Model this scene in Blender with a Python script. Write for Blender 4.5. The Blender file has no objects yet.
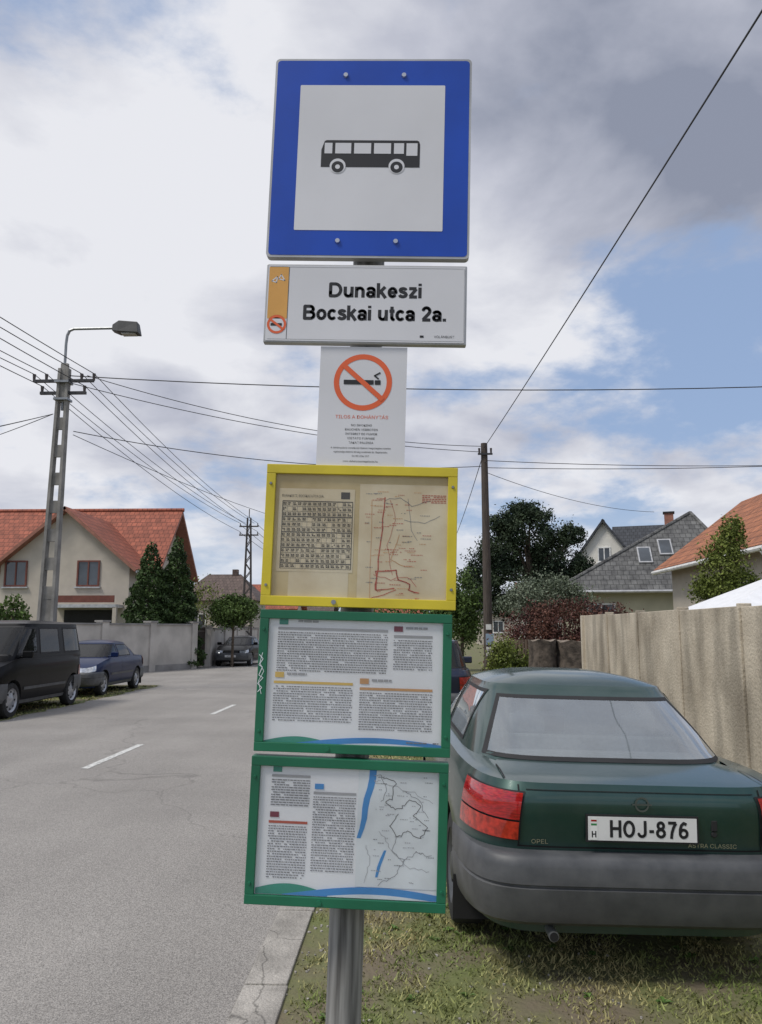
import bpy, bmesh, math, random, os
import numpy as np
from mathutils import Vector, Matrix
random.seed(7); np.random.seed(7)
S=bpy.context.scene
col=S.collection
FONT=None
try:
    for k_ in ('LOCAL','SYSTEM'):
        fp=os.path.join(bpy.utils.resource_path(k_),'datafiles','fonts','Inter.woff2')
        if os.path.exists(fp): FONT=bpy.data.fonts.load(fp); break
except Exception as ex: print('FONT ERR',ex)
# ------------------------------------------------------------ materials
def nn(nt,t,**k):
    n=nt.nodes.new(t)
    for a,b in k.items(): setattr(n,a,b)
    return n
def M(name,c,rough=.6,metal=0,var=.15,scale=6,bump=0,bscale=40,coat=0,c2=None,detail=5,spec=.5,stretch=(1,1,1),lo=.35,hi=.65,croug=.04):
    m=bpy.data.materials.new(name); m.use_nodes=True; nt=m.node_tree
    b=nt.nodes['Principled BSDF']
    b.inputs['Roughness'].default_value=rough; b.inputs['Metallic'].default_value=metal
    b.inputs['Coat Weight'].default_value=coat; b.inputs['Coat Roughness'].default_value=croug
    b.inputs['Specular IOR Level'].default_value=spec
    tc=nn(nt,'ShaderNodeTexCoord'); mp=nn(nt,'ShaderNodeMapping'); mp.inputs['Scale'].default_value=stretch
    nt.links.new(tc.outputs['Object'],mp.inputs[0])
    no=nn(nt,'ShaderNodeTexNoise'); no.inputs['Scale'].default_value=scale; no.inputs['Detail'].default_value=detail
    nt.links.new(mp.outputs[0],no.inputs['Vector'])
    r=nn(nt,'ShaderNodeValToRGB'); e=r.color_ramp.elements
    e[0].position=lo; e[1].position=hi
    e[0].color=(*[x*(1-var) for x in c],1)
    e[1].color=(*(c2 if c2 else [min(1,x*(1+var)) for x in c]),1)
    nt.links.new(no.outputs[0],r.inputs[0]); nt.links.new(r.outputs[0],b.inputs['Base Color'])
    if bump:
        n2=nn(nt,'ShaderNodeTexNoise'); n2.inputs['Scale'].default_value=bscale; n2.inputs['Detail'].default_value=4
        nt.links.new(mp.outputs[0],n2.inputs['Vector'])
        bp=nn(nt,'ShaderNodeBump'); bp.inputs['Strength'].default_value=bump; bp.inputs['Distance'].default_value=.02
        nt.links.new(n2.outputs[0],bp.inputs['Height']); nt.links.new(bp.outputs[0],b.inputs['Normal'])
    return m
def dusty(m,dc=(.20,.19,.165),amt=.22,scale=5,zfade=True):
    # road dust mixed over the colour and roughness, thicker near the ground
    nt=m.node_tree; b=nt.nodes['Principled BSDF']; src=b.inputs['Base Color'].links[0].from_socket
    tc=nn(nt,'ShaderNodeTexCoord'); n=nn(nt,'ShaderNodeTexNoise'); n.inputs['Scale'].default_value=scale; n.inputs['Detail'].default_value=9; n.inputs['Roughness'].default_value=.65
    nt.links.new(tc.outputs['Object'],n.inputs['Vector'])
    mr=nn(nt,'ShaderNodeMapRange'); mr.inputs[1].default_value=.40; mr.inputs[2].default_value=.70; mr.inputs[3].default_value=amt*.15; mr.inputs[4].default_value=amt; nt.links.new(n.outputs[0],mr.inputs[0])
    sp=nn(nt,'ShaderNodeSeparateXYZ'); nt.links.new(tc.outputs['Object'],sp.inputs[0])
    mz=nn(nt,'ShaderNodeMapRange'); mz.inputs[1].default_value=.25; mz.inputs[2].default_value=.75; mz.inputs[3].default_value=amt*1.2; mz.inputs[4].default_value=0; nt.links.new(sp.outputs[2],mz.inputs[0])
    ad=nn(nt,'ShaderNodeMath',operation='ADD',use_clamp=True); nt.links.new(mr.outputs[0],ad.inputs[0]); nt.links.new(mz.outputs[0],ad.inputs[1])
    mx=nn(nt,'ShaderNodeMix',data_type='RGBA'); nt.links.new(ad.outputs[0],mx.inputs[0]); nt.links.new(src,mx.inputs[6]); mx.inputs[7].default_value=(*dc,1)
    nt.links.new(mx.outputs[2],b.inputs['Base Color']); return m
def leafM(name,c,c2,scale=1.2):
    m=M(name,c,.6,var=0,scale=scale,c2=c2,spec=.25,lo=.4,hi=.6); nt=m.node_tree; b=nt.nodes['Principled BSDF']
    src=b.inputs['Base Color'].links[0].from_socket
    g=nn(nt,'ShaderNodeNewGeometry'); mr=nn(nt,'ShaderNodeMapRange'); mr.inputs[3].default_value=.5; mr.inputs[4].default_value=1.5
    nt.links.new(g.outputs['Random Per Island'],mr.inputs[0])
    mx=nn(nt,'ShaderNodeVectorMath',operation='SCALE'); nt.links.new(src,mx.inputs[0]); nt.links.new(mr.outputs[0],mx.inputs['Scale'])
    nt.links.new(mx.outputs[0],b.inputs['Base Color'])
    return m
def tileM(name,c,axis='x',row=.32,colw=.25,c2=None):
    m=M(name,c,.75,var=.2,scale=3,c2=c2); nt=m.node_tree; b=nt.nodes['Principled BSDF']
    src=b.inputs['Base Color'].links[0].from_socket
    tc=nn(nt,'ShaderNodeTexCoord'); sp=nn(nt,'ShaderNodeSeparateXYZ'); nt.links.new(tc.outputs['Object'],sp.inputs[0])
    cb=nn(nt,'ShaderNodeCombineXYZ'); nt.links.new(sp.outputs[0 if axis=='x' else 1],cb.inputs[0]); nt.links.new(sp.outputs[2],cb.inputs[1])
    br=nn(nt,'ShaderNodeTexBrick'); br.inputs['Scale'].default_value=1; br.inputs['Brick Width'].default_value=colw; br.inputs['Row Height'].default_value=row*.7
    br.inputs['Mortar Size'].default_value=.018; br.inputs['Mortar Smooth'].default_value=.6
    br.inputs['Color1'].default_value=(1,1,1,1); br.inputs['Color2'].default_value=(.72,.72,.72,1); br.inputs['Mortar'].default_value=(.35,.35,.35,1)
    nt.links.new(cb.outputs[0],br.inputs['Vector'])
    mx=nn(nt,'ShaderNodeVectorMath',operation='MULTIPLY'); nt.links.new(src,mx.inputs[0]); nt.links.new(br.outputs['Color'],mx.inputs[1])
    nt.links.new(mx.outputs[0],b.inputs['Base Color'])
    bp=nn(nt,'ShaderNodeBump'); bp.inputs['Strength'].default_value=.6; bp.inputs['Distance'].default_value=.03
    nt.links.new(br.outputs['Color'],bp.inputs['Height']); nt.links.new(bp.outputs[0],b.inputs['Normal'])
    return m
def glassM(name,tint=(.55,.6,.6),refl=1.0,dust_sheen=.08,dc=(.5,.5,.48)):
    m=bpy.data.materials.new(name); m.use_nodes=True; nt=m.node_tree; nt.nodes.clear()
    o=nn(nt,'ShaderNodeOutputMaterial'); t=nn(nt,'ShaderNodeBsdfTransparent'); g=nn(nt,'ShaderNodeBsdfGlossy'); g.inputs['Roughness'].default_value=.02
    t.inputs[0].default_value=(*tint,1); f=nn(nt,'ShaderNodeFresnel'); f.inputs[0].default_value=1.5
    mu=nn(nt,'ShaderNodeMath',operation='MULTIPLY'); mu.inputs[1].default_value=refl; mu.use_clamp=True
    tc=nn(nt,'ShaderNodeTexCoord'); no=nn(nt,'ShaderNodeTexNoise'); no.inputs['Scale'].default_value=5; nt.links.new(tc.outputs['Object'],no.inputs['Vector'])
    d=nn(nt,'ShaderNodeBsdfDiffuse'); d.inputs[0].default_value=(*dc,1)
    mr=nn(nt,'ShaderNodeMapRange'); mr.inputs[3].default_value=dust_sheen*.5; mr.inputs[4].default_value=dust_sheen; nt.links.new(no.outputs[0],mr.inputs[0])  # diffuse film: thin dust, plus painted sky sheen on the near car's glass
    m1=nn(nt,'ShaderNodeMixShader'); m2=nn(nt,'ShaderNodeMixShader')
    nt.links.new(f.outputs[0],mu.inputs[0]); nt.links.new(mu.outputs[0],m1.inputs[0]); nt.links.new(t.outputs[0],m1.inputs[1]); nt.links.new(g.outputs[0],m1.inputs[2])
    nt.links.new(mr.outputs[0],m2.inputs[0]); nt.links.new(m1.outputs[0],m2.inputs[1]); nt.links.new(d.outputs[0],m2.inputs[2]); nt.links.new(m2.outputs[0],o.inputs[0])
    return m
# ------------------------------------------------------------ mesh builder
def empty(name,loc=(0,0,0),rot=(0,0,0)):
    o=bpy.data.objects.new(name,None); o.location=loc; o.rotation_euler=rot; o.empty_display_size=.2; col.objects.link(o); return o
class MB:
    def __init__(s): s.v=[]; s.f=[]; s.m=[]
    def add(s,vs,fs,m=0):
        o=len(s.v); s.v+= [tuple(v) for v in vs]; s.f+=[tuple(i+o for i in f) for f in fs]; s.m+=[m]*len(fs)
    def box(s,c,d,m=0,rz=0,ry=0):
        R=Matrix.Rotation(rz,3,'Z')@Matrix.Rotation(ry,3,'Y')
        vs=[]
        for z in(-.5,.5):
            for y in(-.5,.5):
                for x in(-.5,.5): vs.append(Vector(c)+R@Vector((x*d[0],y*d[1],z*d[2])))
        s.add(vs,[(0,2,3,1),(4,5,7,6),(0,1,5,4),(2,6,7,3),(0,4,6,2),(1,3,7,5)],m)
    def cyl(s,p0,p1,r0,r1=None,n=12,m=0,cap=True):
        r1=r0 if r1 is None else r1; p0=Vector(p0); p1=Vector(p1); a=(p1-p0).normalized()
        u=a.orthogonal().normalized(); w=a.cross(u); vs=[]
        for p,r in((p0,r0),(p1,r1)):
            for i in range(n):
                t=2*math.pi*i/n; vs.append(p+u*r*math.cos(t)+w*r*math.sin(t))
        fs=[(i,(i+1)%n,n+(i+1)%n,n+i) for i in range(n)]
        if cap: fs+=[tuple(range(n-1,-1,-1)),tuple(range(n,2*n))]
        s.add(vs,fs,m)
    def path(s,pts,r,n=6,m=0):
        for a,b in zip(pts[:-1],pts[1:]): s.cyl(a,b,r,None,n,m)
    def poly(s,pts,m=0): s.add(pts,[tuple(range(len(pts)))],m)
    def slab(s,p,th,m=0,m2=None):
        p=[Vector(q) for q in p]; n=(p[1]-p[0]).cross(p[2]-p[0]).normalized()*th; k=len(p)
        s.add(p+[q-n for q in p],[tuple(range(k))],m)
        s.add(p+[q-n for q in p],[tuple(range(2*k-1,k-1,-1))]+[(i,k+i,k+(i+1)%k,(i+1)%k) for i in range(k)],m if m2 is None else m2)
    def lathe_x(s,prof,c,n=32,m=0):
        vs=[];fs=[]
        for x,r in prof:
            for i in range(n):
                t=2*math.pi*i/n; vs.append((c[0]+x,c[1]+r*math.cos(t),c[2]+r*math.sin(t)))
        for j in range(len(prof)-1):
            for i in range(n): fs.append((j*n+i,j*n+(i+1)%n,(j+1)*n+(i+1)%n,(j+1)*n+i))
        s.add(vs,fs,m)
    def build(s,name,mats,parent=None,smooth=None,bevel=0):
        me=bpy.data.meshes.new(name); me.from_pydata(s.v,[],s.f)
        for m in mats: me.materials.append(m)
        me.polygons.foreach_set('material_index',s.m); me.update()
        if smooth is not None:
            bm=bmesh.new(); bm.from_mesh(me); bmesh.ops.recalc_face_normals(bm,faces=bm.faces); bm.to_mesh(me); bm.free()
            me.shade_smooth(); me.set_sharp_from_angle(angle=math.radians(smooth))
        o=bpy.data.objects.new(name,me); col.objects.link(o)
        if parent: o.parent=parent
        if bevel:
            b=o.modifiers.new('b','BEVEL'); b.width=bevel; b.segments=2; b.limit_method='ANGLE'
        return o
def rrect(cx,cz,w,h,r,y,n=6):
    pts=[]
    for (sx,sz,a0) in((1,1,0),(-1,1,90),(-1,-1,180),(1,-1,270)):
        for i in range(n+1):
            a=math.radians(a0+90*i/n); pts.append((cx+sx*(w/2-r)+r*math.cos(a),y,cz+sz*(h/2-r)+r*math.sin(a)))
    return pts[::-1]
def circ(cx,cz,r,y,n=40): return [(cx+r*math.cos(-2*math.pi*i/n),y,cz+r*math.sin(-2*math.pi*i/n)) for i in range(n)]
def ring(mb,cx,cz,r0,r1,y,m,n=48,a0=0,a1=360):
    vs=[];fs=[]
    for i in range(n+1):
        a=math.radians(a0+(a1-a0)*i/n); vs+= [(cx+r0*math.cos(a),y,cz+r0*math.sin(a)),(cx+r1*math.cos(a),y,cz+r1*math.sin(a))]
    for i in range(n): fs.append((2*i,2*i+1,2*i+3,2*i+2))
    mb.add(vs,fs,m)
def quad(mb,x0,x1,z0,z1,y,m): mb.add([(x0,y,z0),(x1,y,z0),(x1,y,z1),(x0,y,z1)],[(0,1,2,3)],m)
def line(mb,pts,w,y,m):
    for (a,b) in zip(pts[:-1],pts[1:]):
        dx,dz=b[0]-a[0],b[1]-a[1]; L=math.hypot(dx,dz) or 1; nx,nz=-dz/L*w/2,dx/L*w/2; ex,ez=dx/L*w*.3,dz/L*w*.3
        mb.add([(a[0]-nx-ex,y,a[1]-nz-ez),(b[0]-nx+ex,y,b[1]-nz+ez),(b[0]+nx+ex,y,b[1]+nz+ez),(a[0]+nx-ex,y,a[1]+nz-ez)],[(0,1,2,3)],m)
def text(body,x,z,size,mat,parent,y,name='lettering',align='CENTER',bold=0,sx=1,rot=None):
    c=bpy.data.curves.new(name,'FONT'); c.body=body; c.size=size; c.align_x=align; c.align_y='CENTER'; c.offset=0 if FONT else bold; c.resolution_u=4
    if FONT: c.font=FONT
    o=bpy.data.objects.new(name,c); c.materials.append(mat); col.objects.link(o); o.parent=parent
    o.location=(x,y,z); o.rotation_euler=rot or (math.pi/2,0,0); o.scale=(sx,1,1); return o
# bold grotesque letters built from strokes
def arc(cx,cy,rx,ry,a0,a1,n=14): return [(cx+rx*math.cos(math.radians(a0+(a1-a0)*i/n)),cy+ry*math.sin(math.radians(a0+(a1-a0)*i/n))) for i in range(n+1)]
GL={
'D':(.70,[[(.075,.065),(.075,.655),(.29,.655)]+arc(.29,.36,.27,.295,90,-90)+[(.075,.065),(.075,.3)]]),
'B':(.66,[[(.075,.37),(.075,.655),(.34,.655)]+arc(.34,.517,.15,.138,90,-90)+[(.075,.379)],[(.075,.379),(.35,.379)]+arc(.36,.222,.175,.157,90,-90)+[(.075,.065),(.075,.4)]]),
'u':(.54,[[(.075,.53),(.075,.22)]+arc(.23,.22,.155,.157,180,360)+[(.385,.24)],[(.40,.53),(.40,0)]]),
'n':(.54,[[(.075,0),(.075,.53)],arc(.235,.31,.155,.157,180,0)+[(.39,0)]]),
'a':(.50,[arc(.22,.36,.155,.108,158,0)+[(.375,.36),(.375,0)],arc(.215,.165,.150,.108,0,360,20)]),
'k':(.52,[[(.075,0),(.075,.72)],[(.09,.20),(.40,.54)],[(.20,.30),(.43,-.01)]]),
'e':(.50,[[(.075,.262),(.385,.262)]+arc(.235,.265,.160,.2,0,322,24)]),
's':(.48,[[(.375,.385),(.34,.44),(.235,.468),(.125,.44),(.095,.38),(.135,.32),(.235,.285),(.345,.24),(.385,.17),(.345,.095),(.225,.062),(.11,.09),(.065,.155)]]),
'z':(.47,[[(.04,.468),(.39,.468)],[(.385,.455),(.085,.075)],[(.05,.062),(.42,.062)]]),
'i':(.24,[[(.085,0),(.085,.53)],[(.085,.60),(.085,.72)]]),
'o':(.54,[arc(.245,.265,.175,.203,0,360,24)]),
'c':(.49,[arc(.235,.265,.165,.203,42,318,22)]),
't':(.32,[[(.135,.69),(.135,.17)]+arc(.225,.165,.09,.103,180,275,8),[(.01,.468),(.265,.468)]]),
'2':(.54,[arc(.25,.49,.165,.168,170,-15)+[(.36,.37),(.09,.075)],[(.05,.065),(.45,.065)]]),
'.':(.26,[[(.09,0),(.09,.14)]]),
'H':(.62,[[(.075,0),(.075,.72)],[(.475,0),(.475,.72)],[(.075,.37),(.475,.37)]]),
'O':(.66,[arc(.285,.36,.215,.297,0,360,28)]),
'J':(.52,[[(.38,.72),(.38,.21)]+arc(.225,.21,.155,.147,0,-175)]),
'-':(.36,[[(.05,.28),(.27,.28)]]),
'8':(.54,[arc(.235,.525,.135,.132,0,360,20),arc(.235,.215,.170,.152,0,360,22)]),
'7':(.52,[[(.04,.655),(.42,.655)],[(.41,.65),(.30,.48),(.215,.25),(.18,0)]]),
'6':(.54,[arc(.24,.22,.165,.157,0,360,22),[(.075,.24),(.085,.40),(.14,.56),(.25,.657),(.385,.60)]]),
' ':(.27,[])}
def letters(mb,s,x,z,size,y,m,w=.14,sx=1.0,align='C',depth=-1):
    wd=sum(GL[c][0] for c in s)*size*sx; X=x-wd/2 if align=='C' else x; dd=0
    for c in s:
        adv,strokes=GL[c]
        for st in strokes:
            pts=[(X+a*size*sx,z+b*size) for a,b in st]; hw=w*size/2; dd+=1
            for i,(a,b) in enumerate(zip(pts[:-1],pts[1:])):
                dx,dz=b[0]-a[0],b[1]-a[1]; L_=math.hypot(dx,dz)
                if L_<1e-7: continue
                nx,nz=-dz/L_*hw,dx/L_*hw; yy=y+depth*(.00001*(i%2)+.00003*(dd%3))
                mb.add([(a[0]-nx,yy,a[1]-nz),(b[0]-nx,yy,b[1]-nz),(b[0]+nx,yy,b[1]+nz),(a[0]+nx,yy,a[1]+nz)],[(0,1,2,3)],m)
                if i>0: mb.poly([(a[0]+hw*math.cos(q*math.pi/5),yy+depth*.000005,a[1]+hw*math.sin(q*math.pi/5)) for q in range(10)][::-1],m)
        X+=adv*size*sx

# ------------------------------------------------------------ world
sunv=Vector((-.50,-.34,.88)).normalized()
w=bpy.data.worlds.new('World'); S.world=w; w.use_nodes=True; nt=w.node_tree; nt.nodes.clear()
def L(a,b): nt.links.new(a,b)
def mth(op,a,b=None,clamp=False):
    n=nn(nt,'ShaderNodeMath',operation=op,use_clamp=clamp)
    for i,x in enumerate((a,b)):
        if x is None: continue
        if isinstance(x,(int,float)): n.inputs[i].default_value=x
        else: L(x,n.inputs[i])
    return n.outputs[0]
out=nn(nt,'ShaderNodeOutputWorld'); bg=nn(nt,'ShaderNodeBackground'); L(bg.outputs[0],out.inputs[0]); bg.inputs[1].default_value=.1
sky=nn(nt,'ShaderNodeTexSky',sky_type='NISHITA'); sky.sun_disc=False; sky.sun_elevation=math.asin(sunv.z); sky.sun_rotation=math.atan2(sunv.x,sunv.y)
sky.air_density=1.0; sky.dust_density=1.5
tc=nn(nt,'ShaderNodeTexCoord'); D=tc.outputs['Generated']; sp=nn(nt,'ShaderNodeSeparateXYZ'); L(D,sp.inputs[0])
zc=mth('MAXIMUM',sp.outputs[2],0); dv=mth('ADD',zc,.30)
cb=nn(nt,'ShaderNodeCombineXYZ'); L(mth('DIVIDE',sp.outputs[0],dv),cb.inputs[0]); L(mth('DIVIDE',sp.outputs[1],dv),cb.inputs[1]); L(mth('MULTIPLY',zc,.9),cb.inputs[2])
def noise(scale,detail,rough,dist,off):
    mp=nn(nt,'ShaderNodeMapping'); mp.inputs['Location'].default_value=off; L(cb.outputs[0],mp.inputs[0])
    n=nn(nt,'ShaderNodeTexNoise'); L(mp.outputs[0],n.inputs['Vector'])
    n.inputs['Scale'].default_value=scale;n.inputs['Detail'].default_value=detail;n.inputs['Roughness'].default_value=rough;n.inputs['Distortion'].default_value=dist
    return n.outputs[0]
def lobe(d,power):
    v=Vector(d).normalized(); n=nn(nt,'ShaderNodeVectorMath',operation='DOT_PRODUCT'); L(D,n.inputs[0]); n.inputs[1].default_value=v
    return mth('POWER',mth('MAXIMUM',n.outputs['Value'],0),power)
dens=noise(2.2,10,.58,.15,(3.1,1.7,0))
dens=mth('ADD',dens,.045)
dens=mth('SUBTRACT',dens,mth('MULTIPLY',lobe((.34,.93,.38),50),.14))
dens=mth('SUBTRACT',dens,mth('MULTIPLY',lobe((-.30,.93,.22),60),.05))
dens=mth('ADD',dens,mth('MULTIPLY',lobe((.30,.80,.60),40),.20))
dens=mth('ADD',dens,mth('MULTIPLY',lobe((-.25,.8,.65),9),.16))
rd=nn(nt,'ShaderNodeValToRGB'); rd.color_ramp.interpolation='EASE'; rd.color_ramp.elements[0].position=.43; rd.color_ramp.elements[1].position=.59; L(dens,rd.inputs[0])
br=noise(2.4,9,.52,.25,(9.3,4.2,2))
br=mth('ADD',br,mth('MULTIPLY',mth('SUBTRACT',noise(1.1,2,.5,0,(1.3,7.7,5)),.5),.28))
br=mth('SUBTRACT',br,mth('MULTIPLY',lobe((.40,.80,.50),34),.13))
br=mth('SUBTRACT',br,mth('MULTIPLY',lobe((-.16,.93,.34),160),.08))
br=mth('ADD',br,mth('MULTIPLY',lobe((-.42,.9,.38),22),.09))
br=mth('ADD',br,mth('MULTIPLY',lobe((.16,.95,.20),40),.08))
br=mth('ADD',br,.012)
rb=nn(nt,'ShaderNodeValToRGB'); e=rb.color_ramp.elements
e[0].position=.28; e[0].color=(.28,.31,.40,1); e[1].position=.64; e[1].color=(.84,.85,.90,1)
x=rb.color_ramp.elements.new(.46); x.color=(.54,.56,.65,1)
L(br,rb.inputs[0])
sc=nn(nt,'ShaderNodeVectorMath',operation='SCALE'); L(rb.outputs[0],sc.inputs[0]); sc.inputs['Scale'].default_value=9.6
sk=nn(nt,'ShaderNodeVectorMath',operation='SCALE'); L(sky.outputs[0],sk.inputs[0]); sk.inputs['Scale'].default_value=1.0
skm=nn(nt,'ShaderNodeMix',data_type='RGBA'); skm.inputs[0].default_value=.65; L(sk.outputs[0],skm.inputs[6]); skm.inputs[7].default_value=(3.7,5.0,7.6,1)
mx=nn(nt,'ShaderNodeMix',data_type='RGBA'); L(rd.outputs[0],mx.inputs[0]); L(skm.outputs[2],mx.inputs[6]); L(sc.outputs[0],mx.inputs[7])
hz=nn(nt,'ShaderNodeMapRange'); L(sp.outputs[2],hz.inputs[0]); hz.inputs[1].default_value=.0; hz.inputs[2].default_value=.16; hz.inputs[3].default_value=.8; hz.inputs[4].default_value=0
mh=nn(nt,'ShaderNodeMix',data_type='RGBA'); L(hz.outputs[0],mh.inputs[0]); L(mx.outputs[2],mh.inputs[6]); mh.inputs[7].default_value=(6.2,6.9,8.0,1)
L(mh.outputs[2],bg.inputs[0])
sl=bpy.data.lights.new('sun','SUN'); sl.energy=2.3; sl.angle=math.radians(14); sl.color=(1,.95,.87)
so=bpy.data.objects.new('sun',sl); so.rotation_euler=sunv.to_track_quat('Z','Y').to_euler(); so.location=(-20,-20,30); col.objects.link(so)
# ------------------------------------------------------------ camera
cd=bpy.data.cameras.new('camera'); cam=bpy.data.objects.new('camera',cd); col.objects.link(cam); S.camera=cam
cam.location=(0,0,1.65); cam.rotation_euler=(math.radians(98.39),0,math.radians(2.05))
cd.sensor_fit='VERTICAL'; cd.sensor_height=24; cd.lens=18.75; cd.clip_end=2000; cd.clip_start=.05
S.view_settings.view_transform='Standard'; S.view_settings.look='None'; S.view_settings.exposure=0

# ------------------------------------------------------------ ground
def gmat():
    m=M('verge_ground',(.20,.165,.11),.95,var=.2,scale=2.0,c2=(.14,.16,.055),bump=.7,bscale=30,lo=.38,hi=.60,detail=10); return m
G_=MB(); R=600
xs=np.concatenate([-np.geomspace(R,1,14),np.linspace(-.6,.6,3),np.geomspace(1,R,14)]); 
vs=[(float(x),float(y)+5,0) for y in xs for x in xs]; k=len(xs)
G_.add(vs,[(j*k+i,j*k+i+1,(j+1)*k+i+1,(j+1)*k+i) for j in range(k-1) for i in range(k-1)])
G_.build('ground',[gmat()])
am=M('asphalt',(.285,.268,.248),.9,var=.10,scale=.55,bump=.45,bscale=170,detail=9)
def am_extra(m,crack=(.35,.5),speck=.35,sscale=220,cw=.005):
    nt=m.node_tree; b=nt.nodes['Principled BSDF']; src=b.inputs['Base Color'].links[0].from_socket
    tc=nn(nt,'ShaderNodeTexCoord')
    n1=nn(nt,'ShaderNodeTexNoise'); n1.inputs['Scale'].default_value=sscale; n1.inputs['Detail'].default_value=2; nt.links.new(tc.outputs['Object'],n1.inputs['Vector'])
    mr=nn(nt,'ShaderNodeMapRange'); mr.inputs[1].default_value=.3; mr.inputs[2].default_value=.7; mr.inputs[3].default_value=1-speck; mr.inputs[4].default_value=1+speck; nt.links.new(n1.outputs[0],mr.inputs[0])
    nd=nn(nt,'ShaderNodeTexNoise'); nd.inputs['Scale'].default_value=1.6; nd.inputs['Detail'].default_value=6; nt.links.new(tc.outputs['Object'],nd.inputs['Vector'])
    ad=nn(nt,'ShaderNodeVectorMath',operation='MULTIPLY_ADD'); nt.links.new(nd.outputs['Color'],ad.inputs[0]); ad.inputs[1].default_value=(.9,.9,0); nt.links.new(tc.outputs['Object'],ad.inputs[2])
    vo=nn(nt,'ShaderNodeTexVoronoi',feature='DISTANCE_TO_EDGE'); vo.inputs['Scale'].default_value=crack[0]; nt.links.new(ad.outputs[0],vo.inputs['Vector'])
    mc=nn(nt,'ShaderNodeMapRange'); mc.inputs[1].default_value=.0; mc.inputs[2].default_value=cw; mc.inputs[3].default_value=crack[1]; mc.inputs[4].default_value=1; nt.links.new(vo.outputs[0],mc.inputs[0])
    mu=nn(nt,'ShaderNodeMath',operation='MULTIPLY'); nt.links.new(mr.outputs[0],mu.inputs[0]); nt.links.new(mc.outputs[0],mu.inputs[1])
    mp=nn(nt,'ShaderNodeMapping'); mp.inputs['Scale'].default_value=(1.3,.05,1); nt.links.new(tc.outputs['Object'],mp.inputs[0])
    n3=nn(nt,'ShaderNodeTexNoise'); n3.inputs['Scale'].default_value=1.0; n3.inputs['Detail'].default_value=3; nt.links.new(mp.outputs[0],n3.inputs['Vector'])
    m3=nn(nt,'ShaderNodeMapRange'); m3.inputs[3].default_value=.84; m3.inputs[4].default_value=1.16; nt.links.new(n3.outputs[0],m3.inputs[0])
    mu2=nn(nt,'ShaderNodeMath',operation='MULTIPLY'); nt.links.new(mu.outputs[0],mu2.inputs[0]); nt.links.new(m3.outputs[0],mu2.inputs[1])
    sc=nn(nt,'ShaderNodeVectorMath',operation='SCALE'); nt.links.new(src,sc.inputs[0]); nt.links.new(mu2.outputs[0],sc.inputs['Scale']); nt.links.new(sc.outputs[0],b.inputs['Base Color'])
am_extra(am,(.16,.72),.50,150,.0028)
def sheet(name,x0,x1,y0,y1,z,m,nx=4,ny=60,jl=0,jr=0):
    mb=MB(); vs=[]
    for j in range(ny+1):
        y=y0+(y1-y0)*j/ny
        for i in range(nx+1):
            x=x0+(x1-x0)*i/nx
            if i==0: x+=random.uniform(-jl,jl)
            if i==nx: x+=random.uniform(-jr,jr)
            vs.append((x,y,z))
    k=nx+1; mb.add(vs,[(j*k+i,j*k+i+1,(j+1)*k+i+1,(j+1)*k+i) for j in range(ny) for i in range(nx)])
    return mb.build(name,[m])
sheet('road',-7.5,-.78,-12,140,.004,am,6,400,.10,.0)
sheet('pavement',-11.8,-7.3,24.5,62,.002,am,4,40,.0,.0)
paint=M('road_paint',(.46,.46,.44),.8,var=.45,scale=26,lo=.3,hi=.55)
mk=MB()
for i in range(-2,20):
    y0=9.8+6.25*i; quadv=[(-3.96,y0,.008),(-3.86,y0,.008),(-3.86,y0+2.05,.008),(-3.96,y0+2.05,.008)]
    mk.add(quadv,[(0,1,2,3)])
mk.build('road_centre_line',[paint])
kerbm=M('kerb_concrete',(.33,.31,.28),.9,var=.25,scale=5,bump=.5,bscale=60); am_extra(kerbm,(.8,.45),.25,150)
kb=MB()
y=-6
while y<60:
    kb.box((-.68+random.uniform(-.006,.006),y+.495,.0),(.2+random.uniform(-.01,.01),.985,.035+random.uniform(-.006,.006)),0,rz=random.uniform(-.006,.006)); y+=1
kb.build('edge_kerb',[kerbm],bevel=.006)
def grass(name,x0,x1,y0,y1,n,h0,h1,mat,seed,wd=.0022,near=True):
    r=np.random.RandomState(seed)
    u=r.rand(n); Y=y0*(y1/y0)**u if near else y0+(y1-y0)*u
    X=x0+(x1-x0)*r.rand(n)
    cl=np.sin(X*7.3+1.3*np.sin(Y*5.1))*np.sin(Y*6.7+1.7*np.sin(X*4.3))+.6*np.sin(X*23+Y*3)*np.sin(Y*19-X*5)+.5*np.sin(X*2.3+1)*np.sin(Y*2.9)
    edge=np.clip((X-x0)/.16,0,1)*1.4-.8 if near else 0
    keep=(cl+edge+r.rand(n)*1.4)>.55; X,Y,cl=X[keep],Y[keep],cl[keep]; n=len(X)
    H=(h0+(h1-h0)*r.rand(n)**2)*(1+.3*cl); a=r.rand(n)*6.283; W=wd*(.6+.8*r.rand(n))*(1+Y/4)
    la=r.rand(n)*6.283; ln=H*(.4+1.1*r.rand(n))
    V=np.zeros((n,3,3)); V[:,0]=np.stack([X-W*np.cos(a),Y-W*np.sin(a),np.zeros(n)],1); V[:,1]=np.stack([X+W*np.cos(a),Y+W*np.sin(a),np.zeros(n)],1)
    V[:,2]=np.stack([X+ln*np.cos(la),Y+ln*np.sin(la),H],1)
    me=bpy.data.meshes.new(name); me.from_pydata(V.reshape(-1,3).tolist(),[],np.arange(3*n).reshape(-1,3).tolist()); me.materials.append(mat)
    o=bpy.data.objects.new(name,me); col.objects.link(o); return o
gm=leafM('grass_blades',(.34,.30,.14),(.17,.215,.06),1.8)
grass('grass',-.57,4.0,2.2,14,160000,.008,.030,gm,3)
grass('grass',-9.5,-7.5,8,24,9000,.015,.04,gm,5,.004,False)
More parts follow.
